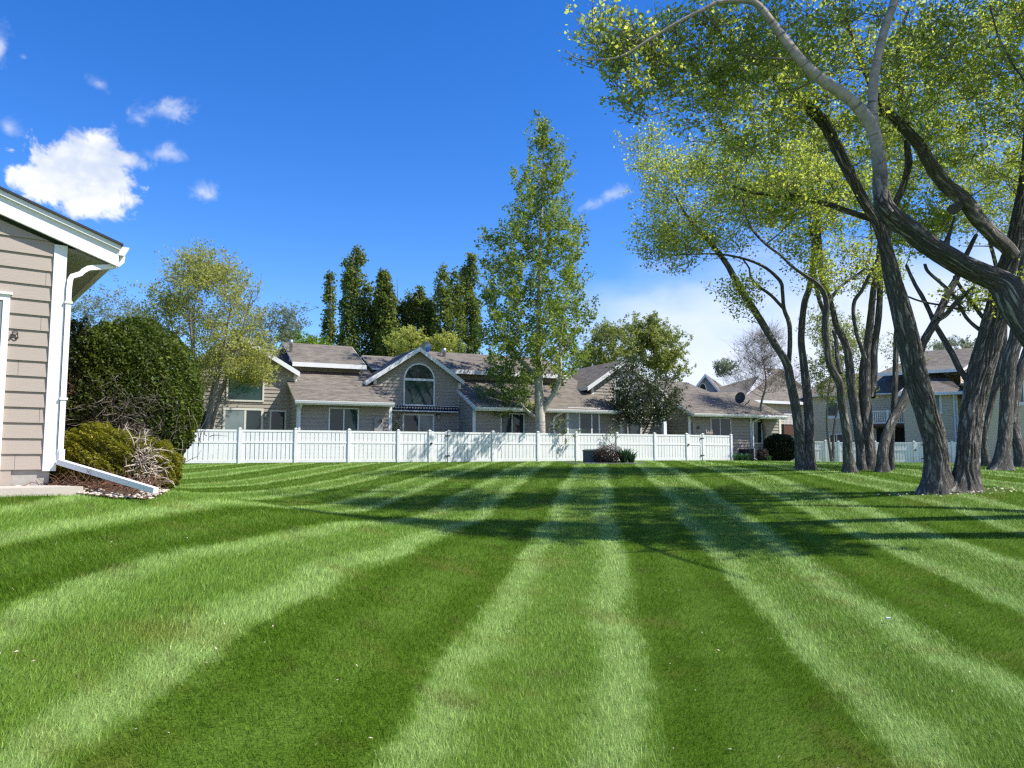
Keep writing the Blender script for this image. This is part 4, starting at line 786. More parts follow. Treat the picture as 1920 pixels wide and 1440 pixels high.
# ---------------------------------------------------------------- the near house on the left
HC = at(98, 880, 10.0); HF = Frame(HC[:2], (.788, .616))
def near_house():
    f = HF; zb = HC[2]; T = thing('lap_sided_house', f.pt(-2, 1, zb-.4), 'near beige lap-sided house corner with white gutter downspout at the left edge', 'house')
    s, z = f.hit(228, 468, -.12); tipS, tipZ = f.hit(222, 462, -.12); m = .345; ztop = lambda a: tipZ-.30+m*(tipS-a)
    mb = MB(); siding(mb, lambda a, p, z: f.pt(a, -p, z), [(-4.5, zb), (-.0, zb), (0, ztop(0)-.02), (-4.5, ztop(-4.5)-.02)], .1985, .022)
    zs = f.z(110, 463, 0)
    # boxed eave return and end wall
    siding(mb, lambda a, p, z: f.pt(a, -p, z), [(0, zs), (tipS-.06, zs-.02), (tipS-.06, ztop(tipS-.06)), (0, ztop(0)-.02)], .1985, .022, z0=zb+.1985*14)
    siding(mb, lambda a, p, z: f.pt(p, a, z), [(0, zb), (12, zb), (12, zs), (0, zs)], .1985, .022)
    mb.build('wall', [MT['siding_near']], T)
    rj = random.Random(4); jb = MB()
    for k in range(22):
        for a in (rj.uniform(-.5, -.15), rj.uniform(-2.4, -1.2)):
            if k % 3 == 0 and a > -1 or a < -1:
                z = zb+.1985*k
                if z+.19 < ztop(a)-.05: jb.hexa([f.pt(a+u, -pr, zz) for zz, q in ((z+.004, .0235), (z+.19, .0035)) for u, pr in ((0, 0), (.003, 0), (.003, q), (0, q))])
    jb.build('siding_joints', [MT['dark']], T)
    cb = MB(); fbox(cb, f, -.115, .035, .0, .036, zb-.02, zs+.02, 0); cb.hexa([f.pt(*q) for q in ((0, 0, zb-.02), (.035, 0, zb-.02), (.035, .12, zb-.02), (0, .12, zb-.02), (0, 0, zs), (.035, 0, zs), (.035, .12, zs), (0, .12, zs))]); cb.build('corner_board', [MT['whitep']], T)
    so = MB()
    for k in range(44):                   # grooved soffit boards running along the eave
        a0 = .04; o0 = .0+k*.28; so.hexa([f.pt(*q) for q in ((a0, o0+.006, zs-.02), (tipS, o0+.006, zs-.02), (tipS, o0+.274, zs-.02), (a0, o0+.274, zs-.02), (a0, o0+.006, zs), (tipS, o0+.006, zs), (tipS, o0+.274, zs), (a0, o0+.274, zs))])
    so.poly([f.pt(.04, 0, zs+.001), f.pt(tipS, 0, zs+.001), f.pt(tipS, 12.3, zs+.001), f.pt(.04, 12.3, zs+.001)]); so.build('soffit', [MT['soffit']], T)
    fa = MB(); fa.hexa([f.pt(*q) for q in ((tipS-.02, -.1, zs-.04), (tipS+.01, -.1, zs-.04), (tipS+.01, 12.4, zs-.04), (tipS-.02, 12.4, zs-.04), (tipS-.02, -.1, tipZ-.03), (tipS+.01, -.1, tipZ-.03), (tipS+.01, 12.4, tipZ-.03), (tipS-.02, 12.4, tipZ-.03))])
    beam(fa, f.pt(-4.6, -.10, tipZ+m*(tipS+4.6)-.035), f.pt(tipS+.012, -.10, tipZ-.035), .045, .245); beam(fa, f.pt(-4.6, -.14, tipZ+m*(tipS+4.6)+.02), f.pt(tipS+.02, -.14, tipZ+.02), .04, .075)
    fa.build('rake_board', [MT['whitep']], T)
    rb = MB(); e = tipS+.05; slab(rb, [f.pt(-4.6, -.19, tipZ+m*(e+4.6)+.03), f.pt(e, -.19, tipZ+.03), f.pt(e, 12.5, tipZ+.03), f.pt(-4.6, 12.5, tipZ+m*(e+4.6)+.03)][::-1], .03); rb.build('roof', [MT['shingle'], MT['dark']], T)
    # gutter along the eave, end cap towards the viewer
    gb = MB(); prof = [(0, 0), (0, -.12), (.07, -.12), (.085, -.09), (.115, -.03), (.125, 0)]; g0 = tipS+.012
    for o in (-.13, 12.4): gb.poly([f.pt(g0+p, o, tipZ+q) for p, q in prof])
    for (p, q), (p2, q2) in zip(prof[:-1], prof[1:]): gb.poly([f.pt(g0+p, -.13, tipZ+q), f.pt(g0+p, 12.4, tipZ+q), f.pt(g0+p2, 12.4, tipZ+q2), f.pt(g0+p2, -.13, tipZ+q2)])
    gb.poly([f.pt(g0, -.13, tipZ-.02), f.pt(g0+.12, -.13, tipZ-.02), f.pt(g0+.12, 12.4, tipZ-.02), f.pt(g0, 12.4, tipZ-.02)])
    gb.build('gutter', [MT['white']], T)
    P = lambda a, o, z: f.pt(a, o, z)
    pts = spline([P(g0+.06, -.02, tipZ-.11), P(g0+.05, -.02, tipZ-.19), P(g0-.06, -.02, tipZ-.27), P(g0-.35, -.02, tipZ-.34), P(.20, -.02, zs-.33), P(.10, -.02, zs-.38), P(.075, -.02, zs-.52), P(.075, -.02, zs-.8), P(.075, -.02, (zs+zb)/2), P(.075, -.02, zb+.22)], .06)
    D = flatpipe('downspout', pts, .08, .065, 'white', T, f.m)
    e0 = P(.075, -.02, zb+.26); e2 = at(292, 920, 9.55); e1 = at(112, 866, 9.98)
    q = spline([e0, P(.075, -.02, zb+.12), e1, e1+(e2-e1)*.4, e2], .08); d = (e2-e1)[:2]; d /= np.linalg.norm(d)
    flatpipe('downspout_extension', q, .085, .07, 'white', D, (-d[1], d[0]))
    for zz in (zb+.9, zs-.75):
        st = MB(); st.hexa([f.pt(a, o, z) for z in (zz, zz+.03) for a, o in ((.03, -.07), (.125, -.07), (.125, .03), (.03, .03))]); st.build('strap', [MT['whitep']], D)
    fo = MB(); fo.hexa([f.pt(*q) for q in ((-.62, .02, zb-.9), (-.03, .02, zb-.9), (-.03, 12, zb-.9), (-.62, 12, zb-.9), (-.62, .02, zb-.001), (-.03, .02, zb-.001), (-.03, 12, zb-.001), (-.62, 12, zb-.001))]); fo.build('foundation', [MT['concrete']], T)
    sk = MB(); sk.hexa([f.pt(*q) for q in ((-4.5, -.01, zb-.5), (-.45, -.01, zb-.5), (-.45, .02, zb-.5), (-4.5, .02, zb-.5), (-4.5, -.01, zb-.003), (-.45, -.01, zb-.003), (-.45, .02, zb-.003), (-4.5, .02, zb-.003))]); sk.build('skirt_board', [MT['siding_near']], T)
    a1 = f.hit(19, 556, 0)[0]; window(f, 0, a1-1.1, f.z(8, 902, 0), a1, f.z(10, 553, 0), T, 'white', fw=.075, glassm='glass_pale', proud=.05)
    hb = MB(); fbox(hb, f, a1-1.15, a1+.02, 0, .075, f.z(10, 553, 0), f.z(10, 553, 0)+.03, 0); hb.build('drip_cap', [MT['white']], T)
near_house()
def bell():
    s, z = HF.hit(27, 628, -.03); c = lambda a, b: HF.pt(s+a, -.035, z+b); T = thing('wall_ornament', c(0, 0), 'small black wrought bell ornament fixed to the beige siding beside the window trim', 'ornament')
    k = .0060; u = lambda L: [c((x-27)*k, (628-y)*k) for x, y in L]
    tube('outline', spline(u([(18, 635.5), (20.5, 634), (22.5, 627), (23.5, 621.5), (26, 620), (30, 620), (32.3, 622), (32.8, 628), (33.6, 634), (30, 636)]), .006), .006, 'iron', T, 6)
    tube('bar', u([(24, 624), (28, 623), (32, 625)]), .006, 'iron', T, 6); tube('bar', u([(23, 627), (27, 628), (32.5, 627)]), .005, 'iron', T, 6)
    tube('clapper', spline(u([(20, 636.5), (24, 632.5), (27, 634), (29, 636), (33, 632)]), .006), .007, 'iron', T, 6)
bell()
# pad and bed
def pad_and_bed():
    f = HF; q = [at(0, 911, 9.3), at(80, 908, 9.9), at(106, 930, 9.2), at(0, 934, 8.3)]; z = g1(-6.2, 9.1)
    P = [f.pt(-3, -.02, 0), f.pt(-.02, -.02, 0), f.pt(.25, -.72, 0), f.pt(-3, -1.05, 0)]
    z = max(g1(*p[:2]) for p in P[1:3])+.05; mb = MB(); lo = [np.array([p[0], p[1], z-.35]) for p in P]; hi = [np.array([p[0], p[1], z]) for p in P]; mb.hexa(lo[::-1]+hi[::-1]) if False else None
    mb.poly([hi[0], hi[3], hi[2], hi[1]]); 
    for i in range(4): j = (i+1) % 4; mb.poly([lo[i], lo[j], hi[j], hi[i]])
    o = mb.build('path', [MT['pad']]); tag(o, None, None, None, 'structure')
    global PADPOLY, BEDPOLY
    PADPOLY = [p[:2] for p in P]; BEDPOLY = [np.array(p) for p in ((-6.3, 9.75), (-5.9, 9.55), (-4.9, 9.5), (-4.55, 9.8), (-4.75, 10.6), (-5.05, 11.4), (-5.6, 12.6), (-6.2, 16), (-9, 17), (-12, 14), (-7, 10))]
    # mulch sheet
    xs = np.arange(-11, -3.8, .12); ys = np.arange(9.2, 17, .12); b = NB(); V = []; Q = []; idx = {}
    pts = np.array([(x, y) for x in xs for y in ys]); ins = inpoly(pts, BEDPOLY); zz = gz(pts[:, 0], pts[:, 1])+.012+RS.rand(len(pts))*.025
    ny = len(ys)
    for i in range(len(xs)-1):
        for j in range(ny-1):
            k = i*ny+j
            if ins[k] and ins[k+1] and ins[k+ny] and ins[k+ny+1]: Q.append((k, k+ny, k+ny+1, k+1))
    V = np.column_stack([pts, zz]); b.add(V, np.array(Q)); o = b.build('soil', [plain('mulch', (.10, .065, .045), .95, .1, .5, 30.0, bump=1)]); tag(o, None, None, None, 'structure')
    # river pebbles and twigs of the bed
    rs = np.random.RandomState(5); b = NB(); 
    ph = np.array([(math.cos(t)*math.cos(e), math.sin(t)*math.cos(e), math.sin(e)) for e in (-.9, 0, .9) for t in np.arange(6)*math.pi/3]); fq = np.array([(i*6+j, i*6+(j+1) % 6, (i+1)*6+(j+1) % 6, (i+1)*6+j) for i in range(2) for j in range(6)]+[(12, 13, 14, 15), (12, 15, 16, 17)])
    n = 0
    while n < 420:
        p = np.array([-6.4+rs.rand()*3.2, 9.3+rs.rand()*3.0])
        if not inpoly(p[None], BEDPOLY)[0]: continue
        edge = min(np.linalg.norm(p-BEDPOLY[i]-(BEDPOLY[i+1]-BEDPOLY[i])*np.clip((p-BEDPOLY[i]) @ (BEDPOLY[i+1]-BEDPOLY[i])/((BEDPOLY[i+1]-BEDPOLY[i]) @ (BEDPOLY[i+1]-BEDPOLY[i])), 0, 1)) for i in range(5))
        if edge > .25 and rs.rand() < .85: continue
        r = .01+.022*rs.rand(); V = ph*np.array([r, r*(.7+.5*rs.rand()), r*.55]) @ np.array([[math.cos(n), math.sin(n), 0], [-math.sin(n), math.cos(n), 0], [0, 0, 1]])
        V = V+np.array([p[0], p[1], g1(*p)+.035]); b.add(V, fq, None, np.full(len(fq), rs.rand())); n += 1
    o = b.build('pebbles', [plain('pebble', (.50, .43, .36), .8, .2, .35, 25.0)]); tag(o, 'pale pebbles edging the planting bed beside the near house', 'pebbles', None, 'stuff')
def inpoly(P, poly):
    x, y = P[:, 0], P[:, 1]; c = np.zeros(len(P), bool); n = len(poly)
    for i in range(n):
        x1, y1 = poly[i]; x2, y2 = poly[(i+1) % n]
        c ^= ((y1 > y) != (y2 > y)) & (x < (x2-x1)*(y-y1)/(y2-y1+1e-12)+x1)
    return c
pad_and_bed()
def keep_turf(P):
    k = ~inpoly(P, PADPOLY) & ~inpoly(P, BEDPOLY)
    rel = P-HF.P0; k &= ~((rel @ HF.t < .0) & (rel @ HF.m > -.02))
    r2 = P-FR.P0; k &= ~((r2 @ FR.m > -.05) & (r2 @ FR.t < 30.2)); k &= P[:, 1] < 53
    k &= ~(((P[:, 0]-BOXC[0])/1.75)**2+((P[:, 1]-BOXC[1])/1.1)**2 < 1)
    k &= ~((((P[:, 0]-TVB[0])/1.35)**2+((P[:, 1]-TVB[1])/.9)**2 < 1) & (np.random.RandomState(1).rand(len(P)) < .75))
    return k
BOXC = at(1135, 870, 37.5)[:2]; TVB = at(1782, 912, 18.0)[:2]
# ---------------------------------------------------------------- foliage
def leaves(b, C, size, rs, tone=None, up=.25, aspect=.75, jit=.5):
    """rhombic leaves, slightly folded, at centres C"""
    n = len(C); nrm = rs.randn(n, 3); nrm[:, 2] += up*2; nrm /= np.linalg.norm(nrm, axis=1)[:, None]
    a = rs.randn(n, 3); a -= nrm*(a*nrm).sum(1)[:, None]; a /= np.linalg.norm(a, axis=1)[:, None]; c = np.cross(nrm, a)
    s = (size*(1-jit+2*jit*rs.rand(n)))[:, None]*.5; w = s*aspect
    V = np.empty((n, 4, 3)); V[:, 0] = C-a*s; V[:, 1] = C+c*w+nrm*s*.18; V[:, 2] = C+a*s; V[:, 3] = C-c*w+nrm*s*.18
    tone = rs.rand(n) if tone is None else np.clip(tone+.22*rs.randn(n), 0, 1)
    b.add(V.reshape(-1, 3), np.arange(4*n).reshape(-1, 4), None, tone)
def grow(nodes, rad, att, rs, k=.6, rmax=.05, sag=.10, step=.45, maxr=.7, wob=.06):
    """grow a branch to every attractor from the cheapest node; returns branch polylines with radii"""
    P = [np.array(p) for p in nodes]; R = list(rad); A = np.array(P); out = []
    cap = len(P)+len(att)*14+50; buf = np.empty((cap, 3)); buf[:len(P)] = A; rb = np.empty(cap); rb[:len(P)] = R; n = len(P)
    d0 = np.array([np.min(np.linalg.norm(buf[:n]-a, axis=1)) for a in att]); order = np.argsort(d0)
    for i in order:
        a = att[i]; d = buf[:n]-a; dist = np.linalg.norm(d, axis=1); h = np.hypot(d[:, 0], d[:, 1]); pen = np.maximum(0, k*h+d[:, 2])*1.6
        j = int(np.argmin(dist+pen+np.where(rb[:n] < .006, .3, 0))); p = buf[j].copy(); L = dist[j]
        if L < .08: continue
        m = max(2, int(L/step)+1); t = np.linspace(0, 1, m+1)[:, None]; mid = (p+a)/2+np.array([0, 0, -sag*L])+rs.randn(3)*wob*L
        C = (1-t)**2*p+2*t*(1-t)*mid+t*t*a; C[1:-1] += rs.randn(m-1, 3)*wob*.35*min(L, 1.5)
        r0 = min(rb[j]*maxr, .010+.015*L, rmax); r = np.linspace(r0, .005, m+1)
        out.append((C, r))
        q = min(m, cap-n); buf[n:n+q] = C[1:q+1]; rb[n:n+q] = r[1:q+1]; n += q
    return out
def crown(branches, N_, size, rs, spread=.25, tail=.35, tw=None, up=.3, shoot=0, toneby=None, keep=None):
    """leaf mesh builder along the outer part of the branches + twig tubes"""
    lb = NB(); tb = NB(); W_ = np.array([len(c) for c, r in branches], float); nb = len(branches); per = np.maximum(1, (N_*W_/W_.sum()).astype(int)); Cs = []; Tn = []
    for (C, r), m in zip(branches, per):
        V, Q, UV = tube_poly(C, r, 5 if r[0] > .02 else 3); tb.add(V, Q, UV)
        cl = rs.rand(); ns = max(1, shoot)
        ends = []
        for s_ in range(shoot):
            u = tail+(1-tail)*rs.rand(); q = u*(len(C)-1); i = int(min(q, len(C)-2)); p = C[i]+(C[i+1]-C[i])*(q-i); d = rs.randn(3); d[2] = abs(d[2])*.6+up; d /= np.linalg.norm(d); e = p+d*spread*(1.2+1.6*rs.rand())
            mid = (p+e)/2+rs.randn(3)*.05*spread; V, Q, UV = tube_poly([p, mid, e], [.007, .0055, .003], 3); tb.add(V, Q, UV); ends.append((p, mid, e))
        if shoot:
            k = rs.randint(0, shoot, m); t = rs.rand(m)[:, None]**.7; E = np.array([[e[0], e[2]] for e in ends]); X = E[k, 0]*(1-t)+E[k, 1]*t+rs.randn(m, 3)*spread*.28
        else:
            q = (tail+(1-tail)*rs.rand(m))*(len(C)-1.001); i = q.astype(int); X = C[i]+(C[i+1]-C[i])*(q-i)[:, None]+rs.randn(m, 3)*spread*.6
        Cs.append(X); Tn.append(np.full(m, cl))
    C = np.concatenate(Cs); T = np.concatenate(Tn)
    if keep is not None: kk = keep(C); C = C[kk]; T = T[kk]
    leaves(lb, C, size, rs, .15+.6*T); return lb, tb
def ellip(n, c, r, rs, shell=.25):
    v = rs.randn(n, 3); v /= np.linalg.norm(v, axis=1)[:, None]; return np.array(c)+v*np.array(r)*((shell+(1-shell)*rs.rand(n))**(1/2.2)*np.exp(np.clip(.16*rs.randn(n), -.6, .22)))[:, None]
def pe(n, px, py, Y, rx, ry, rz, rs, shell=.25):       # ellipsoid measured in the photo: centre pixel, radii in pixels, depth radius in metres
    c = at(px, py, Y); return ellip(n, c, (rx*Y/F, rz, ry*Y/F), rs, shell)
# ---------------------------------------------------------------- big traced cottonwoods
def barky(b, path, sides, amp, seed, flare=0.0, cap=True):
    """thick limb: spline of (x,y,z,r) with furrowed surface"""
    rs = np.random.RandomState(seed); Rm = float(np.mean(path[:, 3])); n = len(path)
    V, Q, UV = tube_poly(path[:, :3], np.maximum(path[:, 3]*.91, .004), sides); V = V.reshape(n, sides, 3); C = path[:, None, :3]
    L = np.concatenate([[0], np.cumsum(np.linalg.norm(np.diff(path[:, :3], axis=0), axis=1))])[:, None]; th = (np.arange(sides)*2*np.pi/sides)[None]
    k = max(4, int(round(2*np.pi*Rm/.15))); ph = rs.rand(6)*6.28
    ww = 1.3*np.sin(L*1.9+2*th+ph[0])+.9*np.sin(L*4.3-3*th+ph[1])+.5*np.sin(L*9.1+5*th+ph[2])
    rid = 1-np.abs(np.sin((k*th)/1.0+ww)); rid2 = 1-np.abs(np.sin(2*k*th+1.7*ww+ph[3]))
    d = amp*(.55-rid**1.6)*1.0-amp*.35*rid2+amp*.8*np.sin(2*th+L*.9+ph[4])*1.0+.04*path[:, 3:4]*np.sin(3*th-L*1.3+ph[5])
    if flare: d = d+flare*np.exp(-L/.22)*(1+.35*np.sin(5*th+ph[4]))
    dirs = (V-C); dirs /= np.linalg.norm(dirs, axis=2)[..., None]+1e-9; V = V+dirs*d[..., None]
    b.add(V.reshape(-1, 3), Q, UV)
    if cap and path[-1, 3] > .02:
        c = path[-1, :3]; b.add(np.vstack([V[-1], c[None], c[None]]), np.array([(j, (j+1) % sides, sides, sides+1) for j in range(sides)]))
def trace(L, Z0, Z1=None):
    """L: (px, py, width_px) rows -> x, y, z, r rows, the depth running from Z0 to Z1"""
    L = np.array(L, float); Z1 = Z0 if Z1 is None else Z1; d = np.concatenate([[0], np.cumsum(np.hypot(np.diff(L[:, 0]), np.diff(L[:, 1])))]); d /= d[-1]
    return np.array([[*at(x, y, Z0+(Z1-Z0)*t), w*(Z0+(Z1-Z0)*t)/F/2] for (x, y, w), t in zip(L, d)])
def cottonwood(name, label, limbs, att, seed, nleaf, lsize, group, limbmat='bark', k=.25, spread=.4, tail=.5, leafm='leaf_cotton', shoot=3, amp=.02, keep=None, near=False, pale=()):
    rs = np.random.RandomState(seed); base = limbs[0][0]; T = thing(name, (base[0], base[1], g1(base[0], base[1])), label, 'tree', group)
    tr = NB(); tp = NB(); nodes = []; rad = []
    for i, L in enumerate(limbs):
        ground = i == 0 or L[0][2] < g1(L[0][0], L[0][1])+.5
        if ground: L = L.copy(); L[0][2] = g1(L[0][0], L[0][1])-.12
        p = spline(L, .04 if near else .16); r = float(np.mean(p[:, 3])); sd = (104 if r > .12 else 24) if near else (20 if r > .10 else 10)
        barky(tp if i in pale else tr, p, sd, amp*min(1, r/.2)*(.3 if i in pale else 1), seed+i, flare=(.6*L[0][3] if ground else 0))
        s = p[::(12 if near else 4)]
        nodes += list(s[:, :3]); rad += list(s[:, 3])
    tr.build('trunk', [MT[limbmat]], T)
    if pale: tp.build('pale_limbs', [MT['bark_pale']], T)
    nodes = np.array(nodes); rad = np.array(rad); ok = nodes[:, 2] > base[2]+2.6
    br = grow(nodes[ok], rad[ok], att, rs, k=k, rmax=.06, sag=.04, step=.5)
    lb, tb = crown(br, nleaf, lsize, rs, spread*.85, tail, shoot=shoot, keep=keep)
    stuffp(tb.build('branches', [MT['bark_grey']], T)); lb.build('crown', [MT[leafm]], T, False); return T
GR = 'old cottonwoods on the right of the lawn'
def right_trees():
    rs = np.random.RandomState(21)
    # A: two leaning stems with a wide low crown, Z 28
    A = [trace([(1506, 878, 24), (1500, 850, 20), (1498, 815, 18), (1492, 763, 18), (1483, 719, 18), (1475, 681, 17), (1451, 643, 15), (1422, 594, 14), (1399, 559, 13), (1383, 532, 12), (1364, 497, 10), (1344, 470, 9), (1322, 445, 8), (1304, 425, 7), (1284, 400, 6), (1262, 360, 4)], 28, 27),
         trace([(1478, 690, 10), (1481, 650, 10), (1480, 608, 9.5), (1470, 579, 8), (1467, 544, 7), (1463, 527, 7), (1437, 503, 5.5), (1407, 489, 5), (1372, 480, 4.5), (1335, 476, 4), (1264, 478, 2.5)], 28, 26),
         trace([(1471, 581, 6.5), (1445, 553, 6), (1419, 535, 6), (1407, 518, 5), (1405, 503, 4), (1393, 486, 4)], 28, 28.5),
         trace([(1516, 878, 24), (1517, 840, 21), (1518, 801, 18), (1514, 742, 17), (1507, 684, 15), (1502, 640, 14), (1504, 602, 14), (1509, 565, 13), (1518, 538, 12), (1526, 480, 9), (1531, 435, 8), (1524, 370, 6), (1510, 300, 4)], 28, 29)]
    att = np.vstack([pe(170, 1300, 390, 27, 125, 110, 2.6, rs, .2), pe(110, 1390, 330, 28, 130, 100, 3, rs, .2), pe(60, 1260, 465, 26.5, 75, 55, 1.6, rs, .1), pe(60, 1500, 330, 29, 90, 110, 2.5, rs), pe(26, 1390, 560, 27, 35, 30, 1, rs), pe(40, 1220, 300, 27.5, 50, 50, 1.5, rs)])
    cottonwood('cottonwood_tree', 'cottonwood with two dark stems, one leaning far left, nearest the round dark bush', A, att, 31, 25000, .085, GR, spread=.5)
    B = [trace([(1594, 880, 24), (1590, 850, 20), (1588, 815, 18), (1579, 757, 16), (1574, 719, 15), (1556, 684, 13), (1549, 643, 13), (1547, 605, 13), (1550, 573, 11), (1544, 547, 10), (1530, 530, 9), (1507, 515, 7), (1480, 495, 6), (1466, 480, 5.5), (1436, 458, 5), (1411, 431, 5), (1402, 413, 4), (1392, 370, 3)], 26, 24),
         trace([(1551, 573, 7), (1562, 553, 6.5), (1582, 532, 6), (1612, 512, 5.5), (1626, 495, 5), (1634, 450, 4), (1630, 400, 3)], 26, 27),
         trace([(1617, 873, 22), (1613, 835, 19), (1609, 801, 18), (1597, 728, 17), (1588, 655, 15), (1568, 611, 13), (1562, 582, 12), (1548, 540, 12), (1539, 509, 12), (1537, 470, 11), (1533, 413, 9), (1536, 340, 7), (1520, 250, 5)], 27, 28),
         trace([(1576, 700, 11), (1570, 670, 10), (1568, 640, 8), (1562, 620, 7)], 26.5, 27),
         trace([(1546, 590, 9), (1534, 555, 9), (1528, 520, 9), (1524, 497, 8), (1524, 458, 7), (1516, 400, 5)], 27, 27)]
    att = np.vstack([pe(120, 1500, 400, 26, 110, 90, 2.6, rs), pe(70, 1440, 300, 25.5, 100, 100, 2.4, rs), pe(60, 1560, 300, 28, 90, 110, 2.2, rs), pe(24, 1540, 520, 26, 30, 45, .8, rs), pe(24, 1600, 500, 27, 45, 40, 1, rs)])
    cottonwood('cottonwood_tree', 'cottonwood with a pale crooked trunk base, second clump from the round dark bush', B, att, 32, 20000, .085, GR, spread=.5)
    C = [trace([(1634, 876, 26), (1630, 840, 23), (1626, 801, 21), (1622, 742, 22), (1622, 690, 20), (1625, 655, 15), (1632, 597, 14), (1638, 538, 13), (1644, 509, 12), (1650, 450, 9), (1655, 380, 6)], 27, 28),
         trace([(1634, 745, 16), (1638, 700, 15), (1639, 655, 13), (1647, 597, 12), (1650, 538, 11), (1652, 500, 10), (1668, 430, 8), (1690, 360, 5)], 27.3, 28.5),
         trace([(1621, 672, 10), (1615, 652, 9), (1606, 626, 8), (1600, 588, 8), (1603, 562, 8), (1616, 545, 7), (1628, 520, 7), (1638, 503, 6), (1650, 470, 5)], 27, 26.5),
         trace([(1655, 873, 24), (1655, 850, 22), (1660, 825, 20), (1670, 795, 18), (1690, 760, 17), (1702, 728, 14), (1712, 690, 12), (1722, 640, 9)], 26, 27),
         trace([(1671, 873, 12), (1672, 840, 11), (1674, 790, 11), (1677, 742, 12), (1679, 684, 11), (1681, 617, 9), (1684, 560, 7)], 27, 27.5)]
    att = np.vstack([pe(90, 1640, 330, 28, 100, 110, 2.5, rs), pe(60, 1700, 280, 29, 90, 110, 2.2, rs), pe(14, 1668, 520, 27, 30, 30, .8, rs)])
    cottonwood('cottonwood_tree', 'cottonwood clump with pale sawn knot and side stem leaning right, left of twin-stemmed tree', C, att, 33, 17000, .085, GR, spread=.5)
    # V: the twin-stemmed tree, Z 18
    V = [trace([(1758, 918, 64), (1756, 890, 50), (1756, 859, 44), (1750, 815, 40), (1734, 757, 40), (1718, 707, 39), (1708, 661, 38), (1694, 602, 37), (1680, 547, 35), (1669, 503, 33), (1662, 470, 28), (1648, 425, 24), (1620, 376, 20), (1597, 332, 19), (1581, 300, 19), (1565, 270, 19), (1546, 233, 17), (1526, 211, 16), (1503, 192, 14), (1480, 174, 13), (1438, 131, 9), (1381, 89, 8), (1353, 69, 7), (1319, 44, 6), (1290, 25, 4)], 18, 16.5),
         trace([(1806, 920, 62), (1811, 890, 50), (1814, 859, 46), (1817, 815, 44), (1826, 757, 42), (1839, 699, 42), (1855, 640, 40), (1866, 597, 38), (1873, 562, 36), (1878, 530, 34), (1890, 495, 32), (1903, 455, 30), (1911, 403, 27), (1916, 369, 24), (1926, 300, 20), (1935, 200, 14)], 18, 18.5),
         trace([(1660, 475, 17), (1664, 440, 17), (1677, 387, 14), (1692, 353, 13), (1703, 310, 13), (1701, 270, 12), (1698, 225, 11), (1691, 190, 10), (1686, 138, 9), (1683, 92, 8), (1683, 66, 8), (1694, 44, 7), (1705, 14, 5)], 18, 18.5),
         trace([(1634, 410, 14), (1608, 402, 11), (1583, 394, 11), (1560, 385, 10), (1514, 374, 9), (1480, 364, 7), (1473, 367, 7), (1418, 362, 5), (1373, 349, 3)], 17.6, 17),
         trace([(1712, 675, 20), (1724, 660, 16), (1735, 635, 14), (1757, 597, 14), (1775, 556, 12), (1792, 524, 10), (1806, 490, 8), (1830, 440, 6)], 18, 18.8),
         trace([(1760, 598, 10), (1775, 588, 9), (1790, 570, 8), (1808, 553, 7), (1827, 538, 6)], 18, 18),
         trace([(1900, 480, 28), (1888, 465, 30), (1870, 449, 31), (1837, 415, 30), (1808, 376, 30), (1773, 346, 26), (1745, 308, 23), (1721, 270, 20), (1688, 234, 17), (1655, 203, 14), (1640, 180, 12), (1629, 149, 10), (1608, 103, 10), (1583, 34, 8), (1549, -2, 7)], 17.8, 17.2),
         trace([(1862, 612, 12), (1845, 597, 9), (1816, 559, 9), (1801, 538, 8), (1789, 518, 7)], 18.4, 19),
         trace([(1860, 640, 14), (1842, 623, 9), (1813, 597, 8), (1789, 556, 8), (1763, 530, 7), (1740, 509, 6), (1734, 495, 5)], 18.3, 19),
         trace([(1824, 730, 14), (1814, 713, 11), (1798, 690, 10), (1784, 661, 10), (1757, 614, 9), (1734, 565, 8), (1714, 530, 7), (1699, 497, 6)], 18.2, 19.2),
         trace([(1806, 583, 5), (1775, 574, 4.5), (1731, 566, 4), (1696, 554, 3)], 18.6, 18.6),
         trace([(1808, 376, 10), (1790, 392, 20), (1783, 394, 17)], 17.7, 17.5)]
    att = np.vstack([pe(150, 1600, 150, 17.5, 150, 150, 2.2, rs), pe(150, 1400, 200, 17, 130, 120, 1.8, rs), pe(110, 1760, 200, 18.5, 140, 170, 2, rs), pe(130, 1880, 200, 19, 90, 220, 2, rs), pe(150, 1650, -150, 18, 280, 140, 3, rs), pe(70, 2080, 150, 18.5, 130, 220, 2.5, rs), pe(60, 1720, 430, 19, 60, 50, 1.2, rs), pe(40, 1450, 380, 17, 90, 40, 1.2, rs), pe(16, 1850, 560, 18, 40, 30, .8, rs)])
    cottonwood('cottonwood_tree', 'big twin-stemmed cottonwood forming a V from one base, nearest trunk on the lawn', V, att, 34, 46000, .076, GR, spread=.36, near=True, amp=.042, shoot=4)
    # E, F: behind on the right
    E = [trace([(1877, 873, 40), (1880, 850, 30), (1884, 815, 27), (1889, 742, 25), (1892, 684, 26), (1903, 640, 25), (1908, 602, 23), (1912, 540, 20), (1922, 470, 16), (1935, 350, 10)], 27, 28),
         trace([(1852, 868, 22), (1846, 850, 14), (1846, 815, 12), (1860, 750, 12), (1875, 690, 16), (1880, 640, 15), (1880, 560, 12), (1868, 500, 9), (1850, 430, 6)], 30, 30)]
    att = np.vstack([pe(120, 1890, 300, 28, 130, 160, 2.5, rs), pe(60, 1980, 400, 28, 90, 120, 2.5, rs), pe(70, 1780, 120, 28, 120, 120, 2.5, rs), pe(60, 1820, 380, 30, 60, 90, 1.6, rs)])
    cottonwood('cottonwood_tree', 'thick dark cottonwood trunk with pale flared foot, behind and right of the twin-stemmed tree', E, att, 35, 22000, .085, GR, spread=.5)
